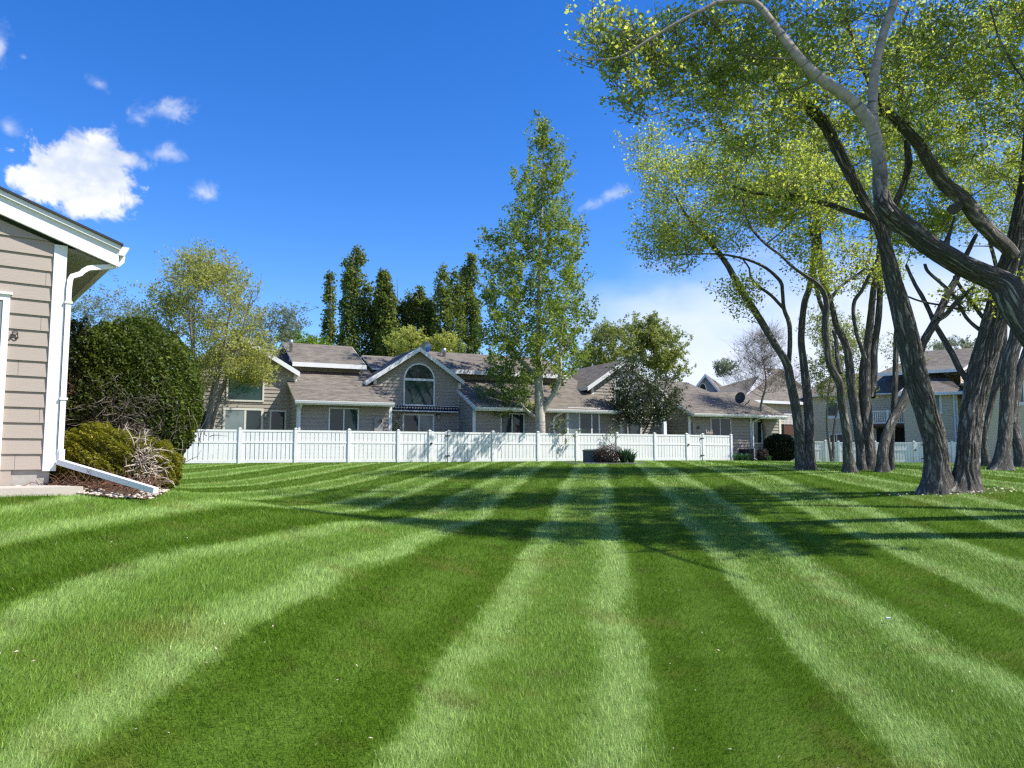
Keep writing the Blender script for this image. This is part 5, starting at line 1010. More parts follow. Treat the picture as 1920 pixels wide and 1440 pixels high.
    Fl = [trace([(1918, 868, 26), (1910, 840, 22), (1902, 801, 20), (1903, 750, 18), (1912, 700, 16), (1930, 640, 14), (1950, 540, 11)], 29, 30)]
    att = pe(80, 1985, 350, 30, 100, 160, 2.5, rs)
    cottonwood('cottonwood_tree', 'cottonwood trunk cut by the right edge of the picture, farthest right on the lawn', Fl, att, 36, 9000, .085, GR, spread=.5)
    # L: the leaning limb that enters from the right, Z 12.5; its trunk stands outside the frame
    L = [trace([(2120, 985, 84), (2090, 900, 72), (2050, 800, 68), (1990, 700, 64), (1945, 635, 62), (1905, 573, 60), (1886, 540, 53), (1868, 525, 43), (1851, 518, 40), (1804, 497, 38), (1789, 488, 38), (1743, 460, 37), (1709, 433, 37), (1680, 412, 38), (1660, 393, 36), (1654, 374, 31), (1652, 355, 24), (1651, 330, 10)], 12.5, 12.0),
         trace([(1672, 402, 20), (1658, 382, 24), (1651, 357, 30), (1651, 327, 30), (1648, 300, 28), (1645, 275, 27), (1636, 241, 27), (1613, 206, 25), (1583, 179, 24), (1537, 147, 23), (1503, 115, 21), (1482, 89, 20), (1450, 46, 17), (1422, 10, 14), (1402, 2, 12), (1381, 2, 10), (1345, 5, 9), (1319, 18, 8), (1280, 37, 7), (1220, 73, 6), (1175, 101, 5), (1147, 110, 4), (1113, 112, 3), (1083, 110, 2.4), (1060, 94, 1.5)], 12.0, 11.6),
         trace([(1670, 400, 16), (1656, 380, 20), (1652, 327, 24), (1648, 290, 24), (1639, 247, 23), (1636, 206, 20), (1638, 149, 19), (1647, 103, 18), (1661, 46, 17), (1677, 0, 17), (1700, -120, 14), (1690, -260, 9)], 11.9, 12.1),
         trace([(1776, 478, 16), (1775, 455, 11), (1783, 430, 5), (1790, 405, 3)], 12.3, 12),
         trace([(1990, 700, 50), (2010, 600, 44), (2060, 480, 38), (2080, 300, 30), (2040, 100, 24), (1980, -100, 16), (1880, -260, 10)], 12.5, 11.6),
         trace([(2060, 480, 30), (2100, 300, 22), (2160, 100, 16), (2160, -150, 10)], 12.5, 10.2),
         trace([(2050, 560, 20), (1960, 230, 5), (1892, 110, 4.5), (1870, 62, 4), (1856, 11, 3.5)], 12.4, 12)]
    att = np.vstack([pe(130, 1340, 110, 12.9, 180, 95, .8, rs, .1), pe(50, 1190, 150, 12.3, 90, 90, .8, rs, .1), pe(26, 1150, 70, 12.2, 60, 40, .5, rs), pe(60, 1500, 60, 13.2, 120, 120, .8, rs), pe(80, 1500, -150, 12.8, 330, 130, 1.4, rs), pe(60, 1850, 90, 13, 110, 120, .8, rs), pe(100, 1900, -250, 12, 300, 200, 1.6, rs), pe(40, 1720, 120, 13.4, 80, 120, .6, rs)])
    cottonwood('cottonwood_tree', 'cottonwood whose pale elbowed limb reaches in from the right edge above the twin stems', L, att, 37, 25000, .064, GR, spread=.26, near=True, amp=.02, pale=(1, 2), shoot=4)
    O = [np.array([(14.5, 14.0, 0, .42), (14.2, 13.8, 2.5, .34), (13.6, 13.6, 5, .30), (12.4, 13.4, 8, .22), (11, 13, 10.5, .14), (8.5, 12.6, 12.2, .08), (6.5, 12.4, 13, .04)]),  # O: unseen extra tree, its crown placed to throw shade on the lawn
         np.array([(12.6, 13.4, 7.8, .14), (10.8, 12.8, 8.6, .11), (9.2, 12.0, 8.7, .09), (8.4, 11.2, 7.9, .06), (8.1, 10.1, 7.1, .045), (8.2, 9.3, 6.8, .03), (8.5, 8.5, 6.9, .012)]),
         np.array([(13.8, 13.7, 4.5, .2), (14.2, 15, 8, .15), (13.6, 16.2, 11, .10), (12.5, 17, 13.5, .05)])]
    att = np.vstack([ellip(62, (11, 12.5, 9.5), (2.0, 1.2, 1.6), rs), ellip(70, (9.4, 12, 11.6), (2.2, 1.2, 1.2), rs), ellip(70, (12.6, 14.6, 11), (2.2, 1.5, 1.6), rs), ellip(50, (6.8, 12.5, 12.6), (2.0, 1.2, .9), rs), ellip(60, (13.4, 16.8, 12.5), (2.2, 1.6, 1.6), rs), ellip(28, (10.6, 10.8, 8.2), (1.6, .9, 1.2), rs)])
    cottonwood('cottonwood_tree', 'unseen cottonwood outside the right edge, placed so its high crown shades the middle of the lawn', O, att, 38, 34000, .105, GR, spread=.4)
right_trees()
# ---------------------------------------------------------------- other trees
def trunkpath(x, Y, ztop, r0, rs, lean=(0, 0), wob=.12, n=9):
    z0 = g1(x, Y)-.1; z = np.linspace(z0, ztop, n); P = np.column_stack([x+lean[0]*(z-z0)+rs.randn(n)*wob*np.linspace(0, 1, n), Y+lean[1]*(z-z0)+rs.randn(n)*wob*.6*np.linspace(0, 1, n), z, np.linspace(r0, .02, n)]); P[0, :2] = (x, Y); return P
def aspen():
    rs = np.random.RandomState(41); Y = 42.0; base = at(1011, 850, Y)
    T = thing('aspen_tree', (base[0], base[1], g1(base[0], base[1])), 'tall white-barked poplar tree with open green crown rising behind the fence in the middle', 'tree')
    L = [trace([(1012, 856, 24), (1012, 830, 23), (1012, 800, 22), (1011, 760, 20), (1010, 715, 17), (1011, 680, 14), (1010, 600, 10), (1012, 520, 8), (1014, 430, 6), (1018, 340, 4), (1020, 250, 2)], Y),
         trace([(1016, 775, 11), (1030, 750, 10), (1045, 728, 9), (1050, 700, 8), (1050, 660, 7), (1052, 620, 5), (1062, 560, 3)], Y, Y-.8), trace([(1010, 786, 7), (990, 772, 6), (972, 752, 4)], Y, Y-.8),
         trace([(1008, 706, 8), (990, 690, 7), (972, 672, 6), (955, 640, 5), (930, 600, 3)], Y, Y+.8), trace([(1011, 700, 7), (1030, 680, 6), (1055, 655, 5), (1080, 610, 3)], Y, Y+1)]
    tr = NB(); nd = []; rd = []
    for i, l in enumerate(L):
        p = spline(l, .15); barky(tr, p, 16, .012, 90+i, flare=.08 if i == 0 else 0); s = p[::3]; nd += list(s[:, :3]); rd += list(s[:, 3])
    tr.build('trunk', [MT['bark_white']], T)
    A = []
    prof = [(245, 1019, 8, 8), (290, 1022, 38, 18), (340, 1020, 58, 30), (400, 1018, 76, 40), (450, 1005, 106, 54), (510, 1000, 116, 66), (570, 998, 124, 74), (630, 1000, 122, 64), (680, 1005, 108, 44), (720, 965, 70, 18), (748, 935, 40, 6)]
    for (py, px, w, n) in prof:
        n = int(n*1.3); a = rs.uniform(-1, 1, n)*(.55+.45*rs.rand(n)); yy = py+rs.randn(n)*22
        for q, v in zip(a, yy): A.append(at(px+q*w, max(v, 238), Y+rs.randn()*w*.018*.9))
    nd = np.array(nd); rd = np.array(rd); ok = nd[:, 2] > 3.0
    br = grow(nd[ok], rd[ok], np.array(A), rs, k=1.1, rmax=.045, sag=.10, step=.5)
    lb, tb = crown(br, 46000, .125, rs, .36, .3, shoot=3, up=.7)
    stuffp(tb.build('branches', [MT['bark_white']], T)); lb.build('crown', [MT['leaf_aspen']], T, False)
aspen()
def poplar(px, top, Y, wpx, seed, label, n=9000, plumes=3, mat='leaf_poplar', bottom=690):
    rs = np.random.RandomState(seed); x = at(px, 800, Y)[0]; zt = at(px, top, Y)[2]; w = wpx*1.35*Y/F
    T = thing('lombardy_poplar', (x, Y, g1(x, Y)), label, 'tree', 'columnar poplars beyond the roofs')
    P = trunkpath(x, Y, zt-.5, .3, rs, wob=.25); b = NB(); V, Q, UV = tube_poly(P[:, :3], P[:, 3], 8); b.add(V, Q, UV); b.build('trunk', [MT['bark_grey']], T)
    zb = at(px, bottom, Y)[2]-3; A = []; H = zt-zb
    cx = [(rs.uniform(-.35, .35)*w, rs.uniform(-.35, .35)*w, zt-H*rs.uniform(.0, .28) if i else zt) for i in range(plumes)]
    for (dx, dy, t) in cx:
        for k in range(120):
            u = rs.rand()**.8; z = zb+(t-zb)*u; rr = w*.34*np.sqrt(max(0, 1-u**1.5))*(1+.2*math.sin(u*23+dx*9))*(.5+.5*rs.rand()**.5)+.05; th = rs.rand()*6.28; A.append((x+dx*(.4+.6*u)+rr*math.cos(th), Y+dy*(.4+.6*u)+rr*math.sin(th), z))
    nd = spline(P, .6); br = grow(nd[:, :3], nd[:, 3], np.array(A), rs, k=3.2, rmax=.05, sag=.12, step=1.0)
    lb, tb = crown(br, int(n*1.3), .27, rs, .42, .2, up=1.2); stuffp(tb.build('branches', [MT['bark_grey']], T)); lb.build('crown', [MT[mat]], T, False)
PL = [(614, 512, 92, 26, 'slim columnar poplar at the left end of the poplar row, with a pale bare stem', 1, 4200), (660, 458, 86, 46, 'tallest columnar poplar of the row behind the taupe roofs', 2, 10000), (702, 528, 88, 40, 'columnar poplar just right of the tallest one in the row', 3, 8000),
      (720, 560, 90, 34, 'shorter columnar poplar filling the gap left of the double-topped one', 11, 6500), (762, 552, 91, 34, 'shorter columnar poplar right of the double-topped one', 12, 6500), (803, 560, 92, 32, 'short columnar poplar at the right end of the main row', 13, 6000),
      (738, 514, 87, 52, 'broad double-topped columnar poplar in the middle of the row', 4, 10000), (782, 535, 89, 48, 'last columnar poplar of the main row, above the green arched window', 5, 8500),
      (838, 500, 88, 46, 'columnar poplar standing alone between the main row and the tall white-barked tree', 6, 9500), (882, 478, 92, 50, 'columnar poplar half hidden by the left side of the tall white-barked tree', 8, 9500)]
for i, (px, tp, Y, w, lab, pl, n) in enumerate(PL): poplar(px, tp, Y, w, 60+i, lab, n, 1 if i == 0 else 2+(i % 3))
def bushy(name, px, Y, blobs, seed, label, n, size, mat, r0=.14, k=.4, spread=.35, stems=1, barkm='bark_grey', group=None, shoot=2, cat='tree', natt=1.0, lean=0, rmax=.05, step=.5, basepx=None, up=.4, fork=None):
    """free-standing tree: blobs are (px, py, rx_px, ry_px, depth radius m, attractors)"""
    rs = np.random.RandomState(seed); x = at(basepx or px, 850, Y)[0]; T = thing(name, (x, Y, g1(x, Y)), label, cat, group)
    A = np.vstack([pe(int(b[5]*natt), b[0], b[1], Y, b[2], b[3], b[4], rs, .15) for b in blobs]); zt = A[:, 2].max(); cx = A[:, 0].mean(); z0 = g1(x, Y)
    tr = NB(); nd = []; rd = []
    for s in range(stems):
        f = fork if fork is not None else .12
        if stems == 1: L = np.array([(x, Y, z0-.1, r0), (x+.12, Y, z0+(zt-z0)*.2, r0*.75), (x-.15+(cx-x)*.4, Y+.1, z0+(zt-z0)*.4, r0*.5), (x+.2+(cx-x)*.6, Y+.1, z0+(zt-z0)*.6, r0*.3), (cx-.2, Y, z0+(zt-z0)*.85, r0*.08)])
        else:
            th = 2*math.pi*(s+.3)/stems; R = (A[:, 0].max()-A[:, 0].min())*.28; zz = z0+(zt-z0)*(.55+.35*rs.rand()); L = np.array([(x+.12*math.cos(th), Y+.12*math.sin(th), z0-.1, r0*.8), (x+.12*math.cos(th)+R*.25*math.cos(th), Y+R*.2*math.sin(th), z0+(zz-z0)*.3, r0*.55), (x+(cx-x)*.5+R*.7*math.cos(th), Y+R*.6*math.sin(th), z0+(zz-z0)*.65, r0*.35), (cx+R*math.cos(th), Y+R*math.sin(th), zz, r0*.12)])
        p = spline(L, .25); V, Q, UV = tube_poly(p[:, :3], np.maximum(p[:, 3], .01), 8); tr.add(V, Q, UV); nd += list(p[:, :3]); rd += list(p[:, 3])
    tr.build('trunk', [MT[barkm]], T); nd = np.array(nd); rd = np.array(rd); ok = nd[:, 2] > z0+.12*(zt-z0)
    br = grow(nd[ok], rd[ok], A, rs, k=k, rmax=rmax, sag=.08, step=step); lb, tb = crown(br, max(n, 10), size, rs, spread, .3, shoot=shoot, up=up)
    stuffp(tb.build('branches', [MT[barkm]], T))
    if n: lb.build('crown', [MT[mat]], T, False)
    return T, br
bushy('budding_tree', 385, 36.0, [(385, 560, 108, 80, 2.3, 230), (375, 505, 60, 42, 1.3, 80), (440, 660, 85, 60, 2.0, 150), (320, 600, 55, 60, 1.6, 60), (470, 705, 45, 22, 1.2, 50), (350, 700, 50, 40, 1.5, 30)], 71, 'budding yellow-green tree with many upright stems just behind the left end of the fence', 34000, .085, 'leaf_spring', r0=.17, k=.9, spread=.34, stems=6, shoot=3, natt=1.25, basepx=378, rmax=.04)
bushy('sparse_tree', 215, 52, [(215, 590, 60, 45, 2.5, 110), (140, 600, 40, 35, 2, 50), (265, 610, 40, 40, 2, 40)], 72, 'thin-leaved grey-green tree rising behind the big clipped bush', 9000, .10, 'leaf_grey', k=.9, stems=3, group='thin grey-green trees at the back', spread=.4)
bushy('sparse_tree', 515, 58, [(500, 620, 60, 45, 2.5, 90), (545, 605, 35, 40, 2, 50), (470, 640, 40, 40, 2, 30)], 73, 'thin-leaved grey-green tree between the budding tree and the poplar row', 9500, .11, 'leaf_grey', k=1.0, stems=3, group='thin grey-green trees at the back', spread=.4)
bushy('green_tree', 240, 54, [(240, 740, 90, 70, 3, 110), (180, 790, 60, 50, 3, 50), (300, 800, 50, 45, 3, 50)], 84, 'low green tree almost wholly hidden behind the big clipped bush', 9000, .16, 'leaf_far', k=.2)
bushy('bright_tree', 553, 62, [(548, 650, 30, 26, 1.6, 60), (590, 655, 32, 20, 1.6, 50)], 74, 'low bright lime-green tree over the leftmost roof', 7000, .15, 'leaf_bright', k=.4)
bushy('olive_tree', 765, 70, [(762, 645, 42, 32, 2.0, 80), (835, 650, 28, 22, 1.6, 50)], 75, 'olive-yellow tree at the foot of the poplar row behind the arched gable', 8000, .15, 'leaf_spring', k=.4)
bushy('round_green_tree', 1225, 62, [(1225, 655, 60, 52, 3, 170), (1208, 622, 42, 32, 2, 70), (1255, 690, 35, 35, 2.2, 50)], 76, 'rounded fresh green tree above the half-hidden gable', 24000, .14, 'leaf_far', k=.5, r0=.2)
bushy('pale_green_tree', 1130, 60, [(1145, 650, 58, 42, 2.6, 160), (1100, 680, 40, 30, 2, 50)], 77, 'paler loose green tree between the tall white-barked tree and the rounded green one', 16000, .12, 'leaf_far', k=.5, r0=.18)
bushy('bare_tree', 1432, 50, [(1425, 660, 48, 40, 1.8, 150), (1420, 700, 65, 35, 2.0, 110), (1440, 630, 20, 16, 1, 30), (1480, 720, 40, 25, 1.2, 40)], 78, 'leafless pinkish-grey tree behind the roof with the dish', 900, .06, 'leaf_brown', k=.5, r0=.17, stems=1, shoot=6, spread=.5, barkm='bark_grey', rmax=.035)
bushy('budding_tree', 1358, 80, [(1357, 692, 24, 14, 1.4, 50)], 79, 'small pale budding tree peeking over the distant grey gable', 2600, .15, 'leaf_grey', k=.5)
bushy('yellow_green_tree', 1560, 47, [(1555, 705, 45, 50, 2, 100), (1590, 640, 60, 50, 2.2, 100), (1610, 730, 35, 30, 1.5, 50), (1545, 620, 40, 45, 1.8, 50), (1700, 660, 30, 40, 1.5, 40)], 80, 'loose yellow-green tree seen between the dark trunks in front of the tan house', 15000, .10, 'leaf_far', k=.5, r0=.13, stems=2)
bushy('yellow_green_tree', 1795, 85, [(1795, 650, 60, 14, 2.4, 60)], 81, 'pale budding tree top just above the tan house roof', 3500, .14, 'leaf_grey', k=.5)
bushy('crabapple_tree', 1190, 45.0, [(1200, 770, 55, 38, 1.5, 130), (1180, 710, 34, 42, 1.1, 80), (1240, 752, 48, 48, 1.2, 110), (1160, 770, 20, 25, .8, 24)], 82, 'dark-leaved flowering crabapple tree in front of the half-hidden arched window', 19000, .085, 'leaf_crab', k=.5, r0=.12, stems=4, spread=.3, basepx=1188)
def blossoms():
    t = [o for o in COL.objects if o.name.startswith('crabapple_tree')][0]; rs = np.random.RandomState(83); b = NB(); C = np.vstack([pe(500, 1180, 720, 44.8, 34, 42, 1.1, rs), pe(300, 1215, 770, 44.8, 50, 35, 1.2, rs)]); leaves(b, C, .075, rs); b.build('blossom', [MT['blossom']], t, False)
blossoms()
# ---------------------------------------------------------------- clipped shrubs
def shrub(name, c, r, seed, label, n, size, mat, p=2.4, hollow=None, taper=0.0, group=None, lump=.06, twigs=60, cat='bush', up=.5, sprays=False, deep=.35):
    """leaf shell around a super-ellipsoid; hollow: function thinning the leaves; twigs inside"""
    rs = np.random.RandomState(seed); c = np.array(c, float); r = np.array(r, float); T = thing(name, (c[0], c[1], g1(c[0], c[1])), label, cat, group)
    v = rs.randn(n, 3); v /= np.linalg.norm(v, axis=1)[:, None]; s = (np.abs(v)**p).sum(1)**(-1/p)
    lm = 1+lump*np.sin(v[:, 0]*7+seed)*np.cos(v[:, 2]*9+1)+lump*.8*np.sin(v[:, 1]*11+v[:, 2]*6)+lump*.5*np.sin(v[:, 0]*23+v[:, 1]*19+v[:, 2]*21)
    d = 1-deep*rs.rand(n)**2.2; U = v*(s*lm*d)[:, None]; U[:, :2] *= (1-taper*np.clip(-U[:, 2], 0, 1))[:, None]; X = c+U*r; k = X[:, 2] > gz(X[:, 0], X[:, 1])-.02
    if hollow is not None: k &= rs.rand(n) > hollow((X-c)/r)
    X = X[k]; b = NB(); cl = .5+.25*np.sin(X[:, 0]*5)+.25*np.sin(X[:, 2]*6+X[:, 1]*4); leaves(b, X, size, rs, .1+.5*cl*rs.rand(len(X)), up, .5 if sprays else .75)
    b.build('foliage', [MT[mat]], T, False)
    tb = NB()
    for i in range(twigs):
        w = rs.randn(3); w /= np.linalg.norm(w); w[2] = abs(w[2])*.8 if rs.rand() < .8 else w[2]*.5; e = c+w*r*(.75+.2*rs.rand()); a = np.array([c[0]+rs.randn()*r[0]*.12, c[1]+rs.randn()*r[1]*.12, g1(c[0], c[1])]); m = (a+e)/2+rs.randn(3)*.12*r
        q = spline([(*a, .02), (*m, .012), (*e, .004)], .12); V, Q, UV = tube_poly(q[:, :3], q[:, 3], 4); tb.add(V, Q, UV)
    stuffp(tb.build('stems', [MT['bark_grey']], T)); return T
def deadtwigs(T, gen, n, rs, mat='deadwood', r=.006, name='dead_branches', seg=4, L=.35, out=None):
    b = NB()
    for i in range(n):
        p, d = gen(rs); pts = [p]; d = d/np.linalg.norm(d)
        for k in range(seg): d = d+rs.randn(3)*.35; d /= np.linalg.norm(d); pts.append(pts[-1]+d*L/seg*(.6+.8*rs.rand()))
        V, Q, UV = tube_poly(pts, np.linspace(r, r*.35, seg+1), 4); b.add(V, Q, UV)
        if rs.rand() < .6:
            k = rs.randint(1, seg); e = pts[k]; d2 = d+rs.randn(3)*.7; d2 /= np.linalg.norm(d2); V, Q, UV = tube_poly([e, e+d2*L*.2, e+d2*L*.35+rs.randn(3)*.02], [r*.6, r*.45, r*.2], 4); b.add(V, Q, UV)
    stuffp(b.build(name, [MT[mat]], T))
def left_shrubs():
    Y = 14.2; c = at(238, 738, Y); zg = g1(c[0], c[1]); c[2] = zg+1.45; r = (1.30, 1.3, 1.68)
    def hollow(u):                          # a bald band low on the sunny front
        h = (np.exp(-((u[:, 0]-.35)/.42)**2-((u[:, 2]+.18)/.30)**2)*.93+np.exp(-((u[:, 0]+.45)/.28)**2-((u[:, 2]-.18)/.2)**2)*.75)*(u[:, 1] < 0)
        return h+.45*(u[:, 2] < -.35)*(u[:, 1] < 0)
    T = shrub('clipped_hedge_bush', c, r, 91, 'big rounded clipped green bush with bare dead branches on its front, beside near house', 100000, .05, 'leaf_hedge', 2.2, hollow, taper=.34, lump=.035, twigs=120, deep=.45)
    r = np.array(r)
    def g_(rs):
        u = np.array([.3+rs.randn()*.34, 0, -.22+rs.randn()*.22]); u[1] = -math.sqrt(max(.05, 1-u[0]**2-u[2]**2))*(.75+.2*rs.rand()); return c+u*r, np.array([rs.randn()*.8+.5, -.7, rs.randn()*.5+.4])
    deadtwigs(T, g_, 360, np.random.RandomState(5), 'bark_grey', .008, L=.5)
    def g2(rs):
        u = np.array([-.45+rs.randn()*.13, 0, .18+rs.randn()*.1]); u[1] = -math.sqrt(max(.05, 1-u[0]**2-u[2]**2))*(.85+.13*rs.rand()); return c+u*r, np.array([rs.randn()-.4, -.6, rs.randn()*.8+.5])
    deadtwigs(T, g2, 120, np.random.RandomState(6), 'mulch_twig', .005, L=.3, name='dry_twigs')
    c2 = at(135, 740, 13.6); z2 = g1(c2[0], c2[1]); c2[2] = z2+1.35
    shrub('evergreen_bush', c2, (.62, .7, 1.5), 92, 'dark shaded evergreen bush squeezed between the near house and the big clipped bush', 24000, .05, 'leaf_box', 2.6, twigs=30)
    c3 = at(183, 858, 11.0); z3 = g1(c3[0], c3[1]); c3[2] = z3+.40
    h3 = lambda u: .97*np.exp(-((u[:, 0]-.95)/.3)**2)*(u[:, 2] < .5)
    T3 = shrub('arborvitae_shrub', c3, (.58, .52, .46), 93, 'low golden-green arborvitae mound above the slanting downspout', 42000, .034, 'leaf_arbor', 2.2, None, twigs=40, lump=.08, up=.9, sprays=True, deep=.3)
    c4 = at(273, 868, 11.4); z4 = g1(c4[0], c4[1]); c4[2] = z4+.33
    h4 = lambda u: np.clip(1.25*np.exp(-((u[:, 0]+.15)/.62)**2-((u[:, 2]-.15)/.55)**2), 0, .995)*(u[:, 1] < .25)
    T4 = shrub('arborvitae_shrub', c4, (.47, .5, .42), 94, 'half-dead arborvitae with bleached bare branches at the end of the downspout', 36000, .034, 'leaf_arbor', 2.2, h4, twigs=30, lump=.08, up=.9, sprays=True, deep=.3)
    c5 = at(235, 828, 11.7); c5[2] = g1(c5[0], c5[1])+.50
    r4 = np.array((.5, .5, .4))
    def g4(rs):
        u = np.array([-.15+rs.randn()*.36, -.5-.5*rs.rand(), -.1+rs.randn()*.38]); return c4+u*r4, np.array([rs.randn()*.9+.5, -.25+rs.randn()*.4, rs.randn()*.45+.15])
    deadtwigs(T4, g4, 360, np.random.RandomState(8), 'deadwood', .011, L=.34)
    def g5(rs): return np.array([-6.05+1.4*rs.rand(), 9.85+.7*rs.rand(), 0])+np.array([0, 0, g1(-5.4, 10)+.02+.10*rs.rand()]), np.array([rs.randn(), rs.randn(), .25])
    deadtwigs(T3, g5, 220, np.random.RandomState(9), 'mulch_twig', .006, L=.3, name='bare_lower_twigs')
left_shrubs()
def round_bush():
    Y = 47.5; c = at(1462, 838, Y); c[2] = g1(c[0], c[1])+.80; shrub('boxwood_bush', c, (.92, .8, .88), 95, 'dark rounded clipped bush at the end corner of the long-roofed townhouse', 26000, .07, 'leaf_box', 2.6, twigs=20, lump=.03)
    Y = 46.3; c = at(1430, 852, Y); c[2] = g1(c[0], c[1])+.35; shrub('small_bush', c, (.34, .3, .42), 96, 'small brownish bush beside the slanted white downspout foot', 5000, .05, 'leaf_brown', 2.2, twigs=20)
    c = at(1141, 858, 37.3); c[2] = g1(c[0], c[1])+.40; shrub('brown_shrub', c, (.74, .5, .52), 97, 'greyish-brown dry shrub against the utility box', 7500, .05, 'leaf_brown', 2.0, lambda u: .2+0*u[:, 0], twigs=110, lump=.14, up=1.5)
    c = at(298, 850, 20); mb = MB(); z = g1(c[0], c[1]); mb.box(c[0]-.1, c[1]-.4, z-.1, c[0]+.42, c[1]+.3, z+.52); mb.box(c[0]-.13, c[1]-.43, z+.52, c[0]+.45, c[1]+.33, z+.56); o = mb.build('shade_box', [MT['dark']]); tag(o, 'dark box standing in for the shaded area between the big clipped bush and the fence end', 'shade block')  # dark box put in for the shaded area behind the bush
    c = at(330, 860, 17.5)
round_bush()
def strap_plants():
    def clump(px, py, Y, n, L, seed, label, name='iris_plant'):
        rs = np.random.RandomState(seed); c = at(px, py, Y); z = g1(c[0], c[1]); T = NB()
        for i in range(n):
            th = rs.rand()*6.28; r0 = rs.rand()*.12; p = np.array([c[0]+r0*math.cos(th), c[1]+r0*math.sin(th), z-.02]); l = L*(.6+.5*rs.rand()); o = np.array([math.cos(th), math.sin(th), 0])*(.15+.6*rs.rand()); w = np.array([-math.sin(th), math.cos(th), 0])*.022
            q = [p, p+(o*.35+np.array([0, 0, .55]))*l, p+(o*.8+np.array([0, 0, .85]))*l, p+(o*1.1+np.array([0, 0, .9]))*l]; ws = [1, 1.1, .7, .1]
            V = np.array([x+s*w*k for x, k in zip(q, ws) for s in (-1, 1)]); T.add(V, np.array([(0, 1, 3, 2), (2, 3, 5, 4), (4, 5, 7, 6)]), None, np.full(3, rs.rand()))
        o = T.build(name, [MT['leaf_iris']], None, False); tag(o, label, 'plant', 'strap-leaved plants')
    clump(1170, 868, 37.2, 190, .78, 1, 'dark green spiky plant clump right of the brown shrub at the utility box')
    clump(1184, 868, 37.4, 120, .62, 2, 'smaller spiky plant clump farthest right in the utility box bed')
    for i, px in enumerate((1382, 1392, 1402)): clump(px, 858, 45.6, 70, .5, 5+i, ['pale-edged strap-leaved plant touching the end post of the long fence', 'strap-leaved plant in front of the dark window well', 'strap-leaved plant at the foot of the white corner downspout'][i])
    clump(1441, 858, 46, 50, .38, 9, 'low strap-leaved plant between the small brownish bush and the round dark bush')
strap_plants()
def utility_box():
    c = at(1112, 862, 37.6); z = g1(c[0], c[1]); T = thing('utility_box', (c[0], c[1], z), 'grey-green ground-level utility box in front of the fence', 'utility box')
    f = Frame(c[:2], (.96, -.28)); mb = MB(); fbox(mb, f, -.5, .62, -.8, 0, z-.1, z+.58, 0); mb.build('cabinet', [MT['box']], T)
    lb = MB(); P = [f.pt(-.53, -.03, z+.58), f.pt(.65, -.03, z+.58), f.pt(.65, .83, z+.64), f.pt(-.53, .83, z+.64)]; lo = P; hi = [p+np.array([0, 0, .05]) for p in P]; lb.hexa(lo+hi); lb.build('lid', [MT['box']], T)
    db = MB(); fbox(db, f, .0, .008, 0, .012, z+.05, z+.56, 0); db.build('door_seam', [MT['dark']], T); db = MB(); fbox(db, f, .3, .36, 0, .03, z+.30, z+.36, 0); db.build('handle', [MT['dark']], T)
    # stone-edged bed
    b = NB(); rs = np.random.RandomState(4); n = 40; V = [(BOXC[0], BOXC[1], g1(*BOXC)+.03)]
    for i in range(n): t = 2*math.pi*i/n; x, y = BOXC[0]+1.72*math.cos(t), BOXC[1]+1.05*math.sin(t); V.append((x, y, g1(x, y)+.02))
    b.add(np.array(V), np.array([(0, 1+i, 1+(i+1) % n, 0) for i in range(n)])[:, :3]); o = b.build('soil', [plain('bed_soil', (.07, .05, .04), .95, .1, .4, 20)]); o['kind'] = 'structure'
    e = MB()
    for i in range(20):
        t = -math.pi*(i+.5)/20; x, y = BOXC[0]+1.78*math.cos(t), BOXC[1]+1.1*math.sin(t); z = g1(x, y); a = .13; e.box(x-a, y-.05, z-.05, x+a, y+.05, z+.05+.01*rs.rand())
    o = e.build('garden_edging', [MT['concrete']]); tag(o, 'curved pale stone edging along the front of the utility box bed', 'edging')
utility_box()
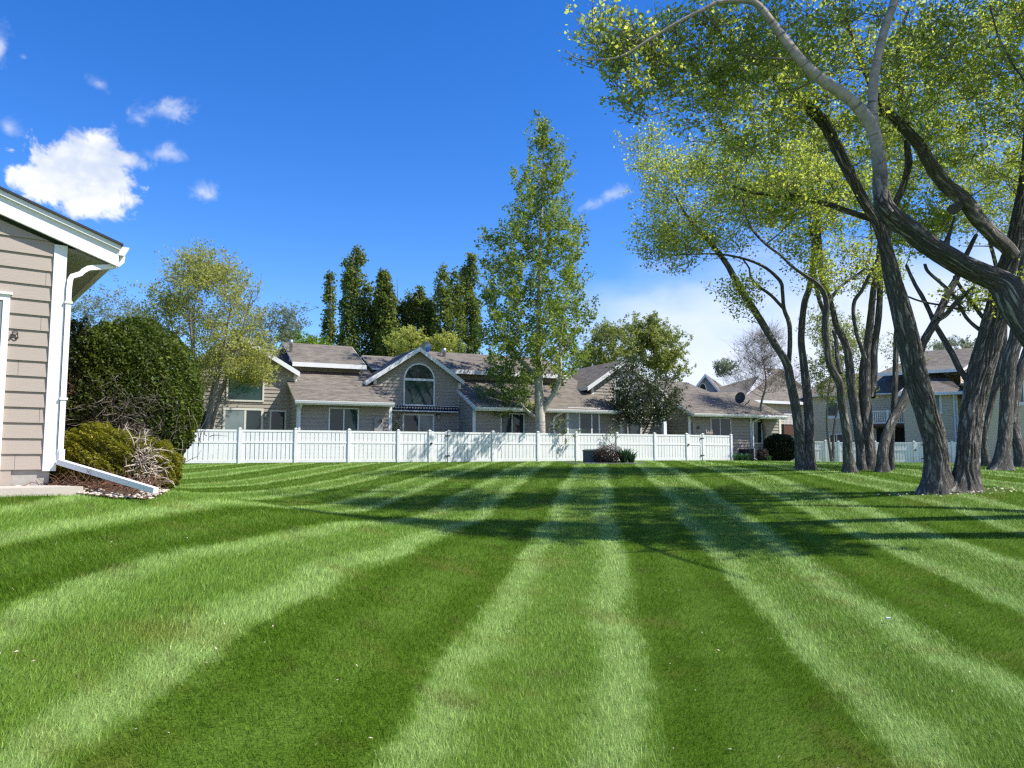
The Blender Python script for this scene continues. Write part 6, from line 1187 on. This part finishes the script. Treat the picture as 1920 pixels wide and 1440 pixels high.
def small_things():
    # planter frame behind the right gate
    s, z = FR.hit(1329, 812, .9); c = FR.pt(s, .9, z); T = thing('garden_chair', (c[0], c[1], g1(c[0], c[1])), 'pale wooden chair back and posts showing over the fence near the right gate', 'chair')
    mb = MB()
    for k, a in enumerate((-.22, -.08, .06, .20)): fbox(mb, FR, s+a, s+a+.035, 0, .04, g1(c[0], c[1]), z+(.22 if k in (0, 3) else .14), .9)
    mb.build('back_posts', [MT['deadwood']], T); sb = MB(); fbox(sb, FR, s-.24, s+.26, .05, .08, z-.02, z+.03, .9); fbox(sb, FR, s-.24, s+.26, 0, .5, z-.75, z-.70, .95); sb.build('seat', [MT['deadwood']], T)
    # garden hook
    p = at(866, 800, 41.6); z0 = g1(p[0], p[1]); H = at(869, 797, 41.6)[2]; o = tube('garden_hook', spline([(p[0], p[1], z0-.1, .012), (p[0], p[1], H-.05, .012), (p[0]+.06, p[1], H+.12, .012), (p[0]+.17, p[1], H+.1, .012), (p[0]+.2, p[1], H-.1, .012)], .08)[:, :3], .012, 'iron', None, 6); tag(o, 'black shepherd hook behind the fence beside the taupe side wall', 'garden hook')
    # stray paper on the lawn
    p = at(1666, 1170, 1); 
    d = ray(1666, 1170); y = 5.0
    for _ in range(30): y = (EYE-g1(d[0]/d[1]*y, y))*-1/(d[2]/d[1])
    q = np.array([d[0]/d[1]*y, y]); mb = MB(); mb.hexa([(q[0]+a, q[1]+b, g1(*q)+h) for h in (.045, .06) for a, b in ((-.02, -.01), (.015, -.015), (.02, .015), (-.012, .02))]); o = mb.build('paper_scrap', [MT['white']]); tag(o, 'tiny white scrap lying on the striped grass', 'scrap')
    # leafy plants behind the fence
    for i, (px, py, h, w) in enumerate(((740, 800, .55, 14), (1050, 796, .45, 26), (1148, 802, .3, 16))):
        rs = np.random.RandomState(100+i); Y = 39.8+i*1.2; c = at(px, py, Y); z0 = g1(c[0], c[1]); T = thing('leafy_plant', (c[0], c[1], z0), ['white-flowered leafy plant showing above the fence left of the sliding door', 'pale green plants above the fence by the white trunk', 'thin plant stems above the fence right of the bay window'][i], 'plant')
        zt = at(px, 800-h*30, Y)[2]; A = np.column_stack([c[0]+rs.randn(26)*w*Y/F*.5, Y+rs.randn(26)*.15, z0+(zt-z0)*(.6+.45*rs.rand(26))]); nd = np.column_stack([np.full(6, c[0]), np.full(6, Y), np.linspace(z0, z0+(zt-z0)*.6, 6)])
        br = grow(nd, np.full(6, .02), A, rs, k=1.5, step=.25); lb, tb = crown(br, (900, 900, 70)[i], .07, rs, .12, .3, shoot=1); stuffp(tb.build('stems', [MT['bark_grey']], T)); lb.build('foliage', [MT['leaf_grey']], T, False)
small_things()
build_grass()
def litter():
    rs = np.random.RandomState(12); n = 260; X = TVB+rs.randn(n, 2)*np.array([.75, .35])+np.array([.2, -.35]); z = gz(X[:, 0], X[:, 1])+.05; b = NB(); leaves(b, np.column_stack([X, z]), .05, rs, None, 1.5); o = b.build('fallen_leaves', [MT['deadwood']], None, False); tag(o, 'pale bark chips and dead leaves round the foot of the twin-stemmed cottonwood', 'litter', None, 'stuff')
litter()
def clippings():
    rs = np.random.RandomState(14); n = 380; y = 3.2+10*rs.rand(n)**1.4; x = (rs.rand(n)*2-1)*.66*y; P = np.stack([x, y], 1); k = keep_turf(P); P = P[k]; z = gz(P[:, 0], P[:, 1])+.028
    b = NB(); leaves(b, np.column_stack([P, z]), .017, rs, None, 1.2, .35, .7); o = b.build('grass_clippings', [MT['deadwood']], None, False); tag(o, 'dry clippings and leaf bits scattered over the near lawn', 'clippings', None, 'stuff')
clippings()
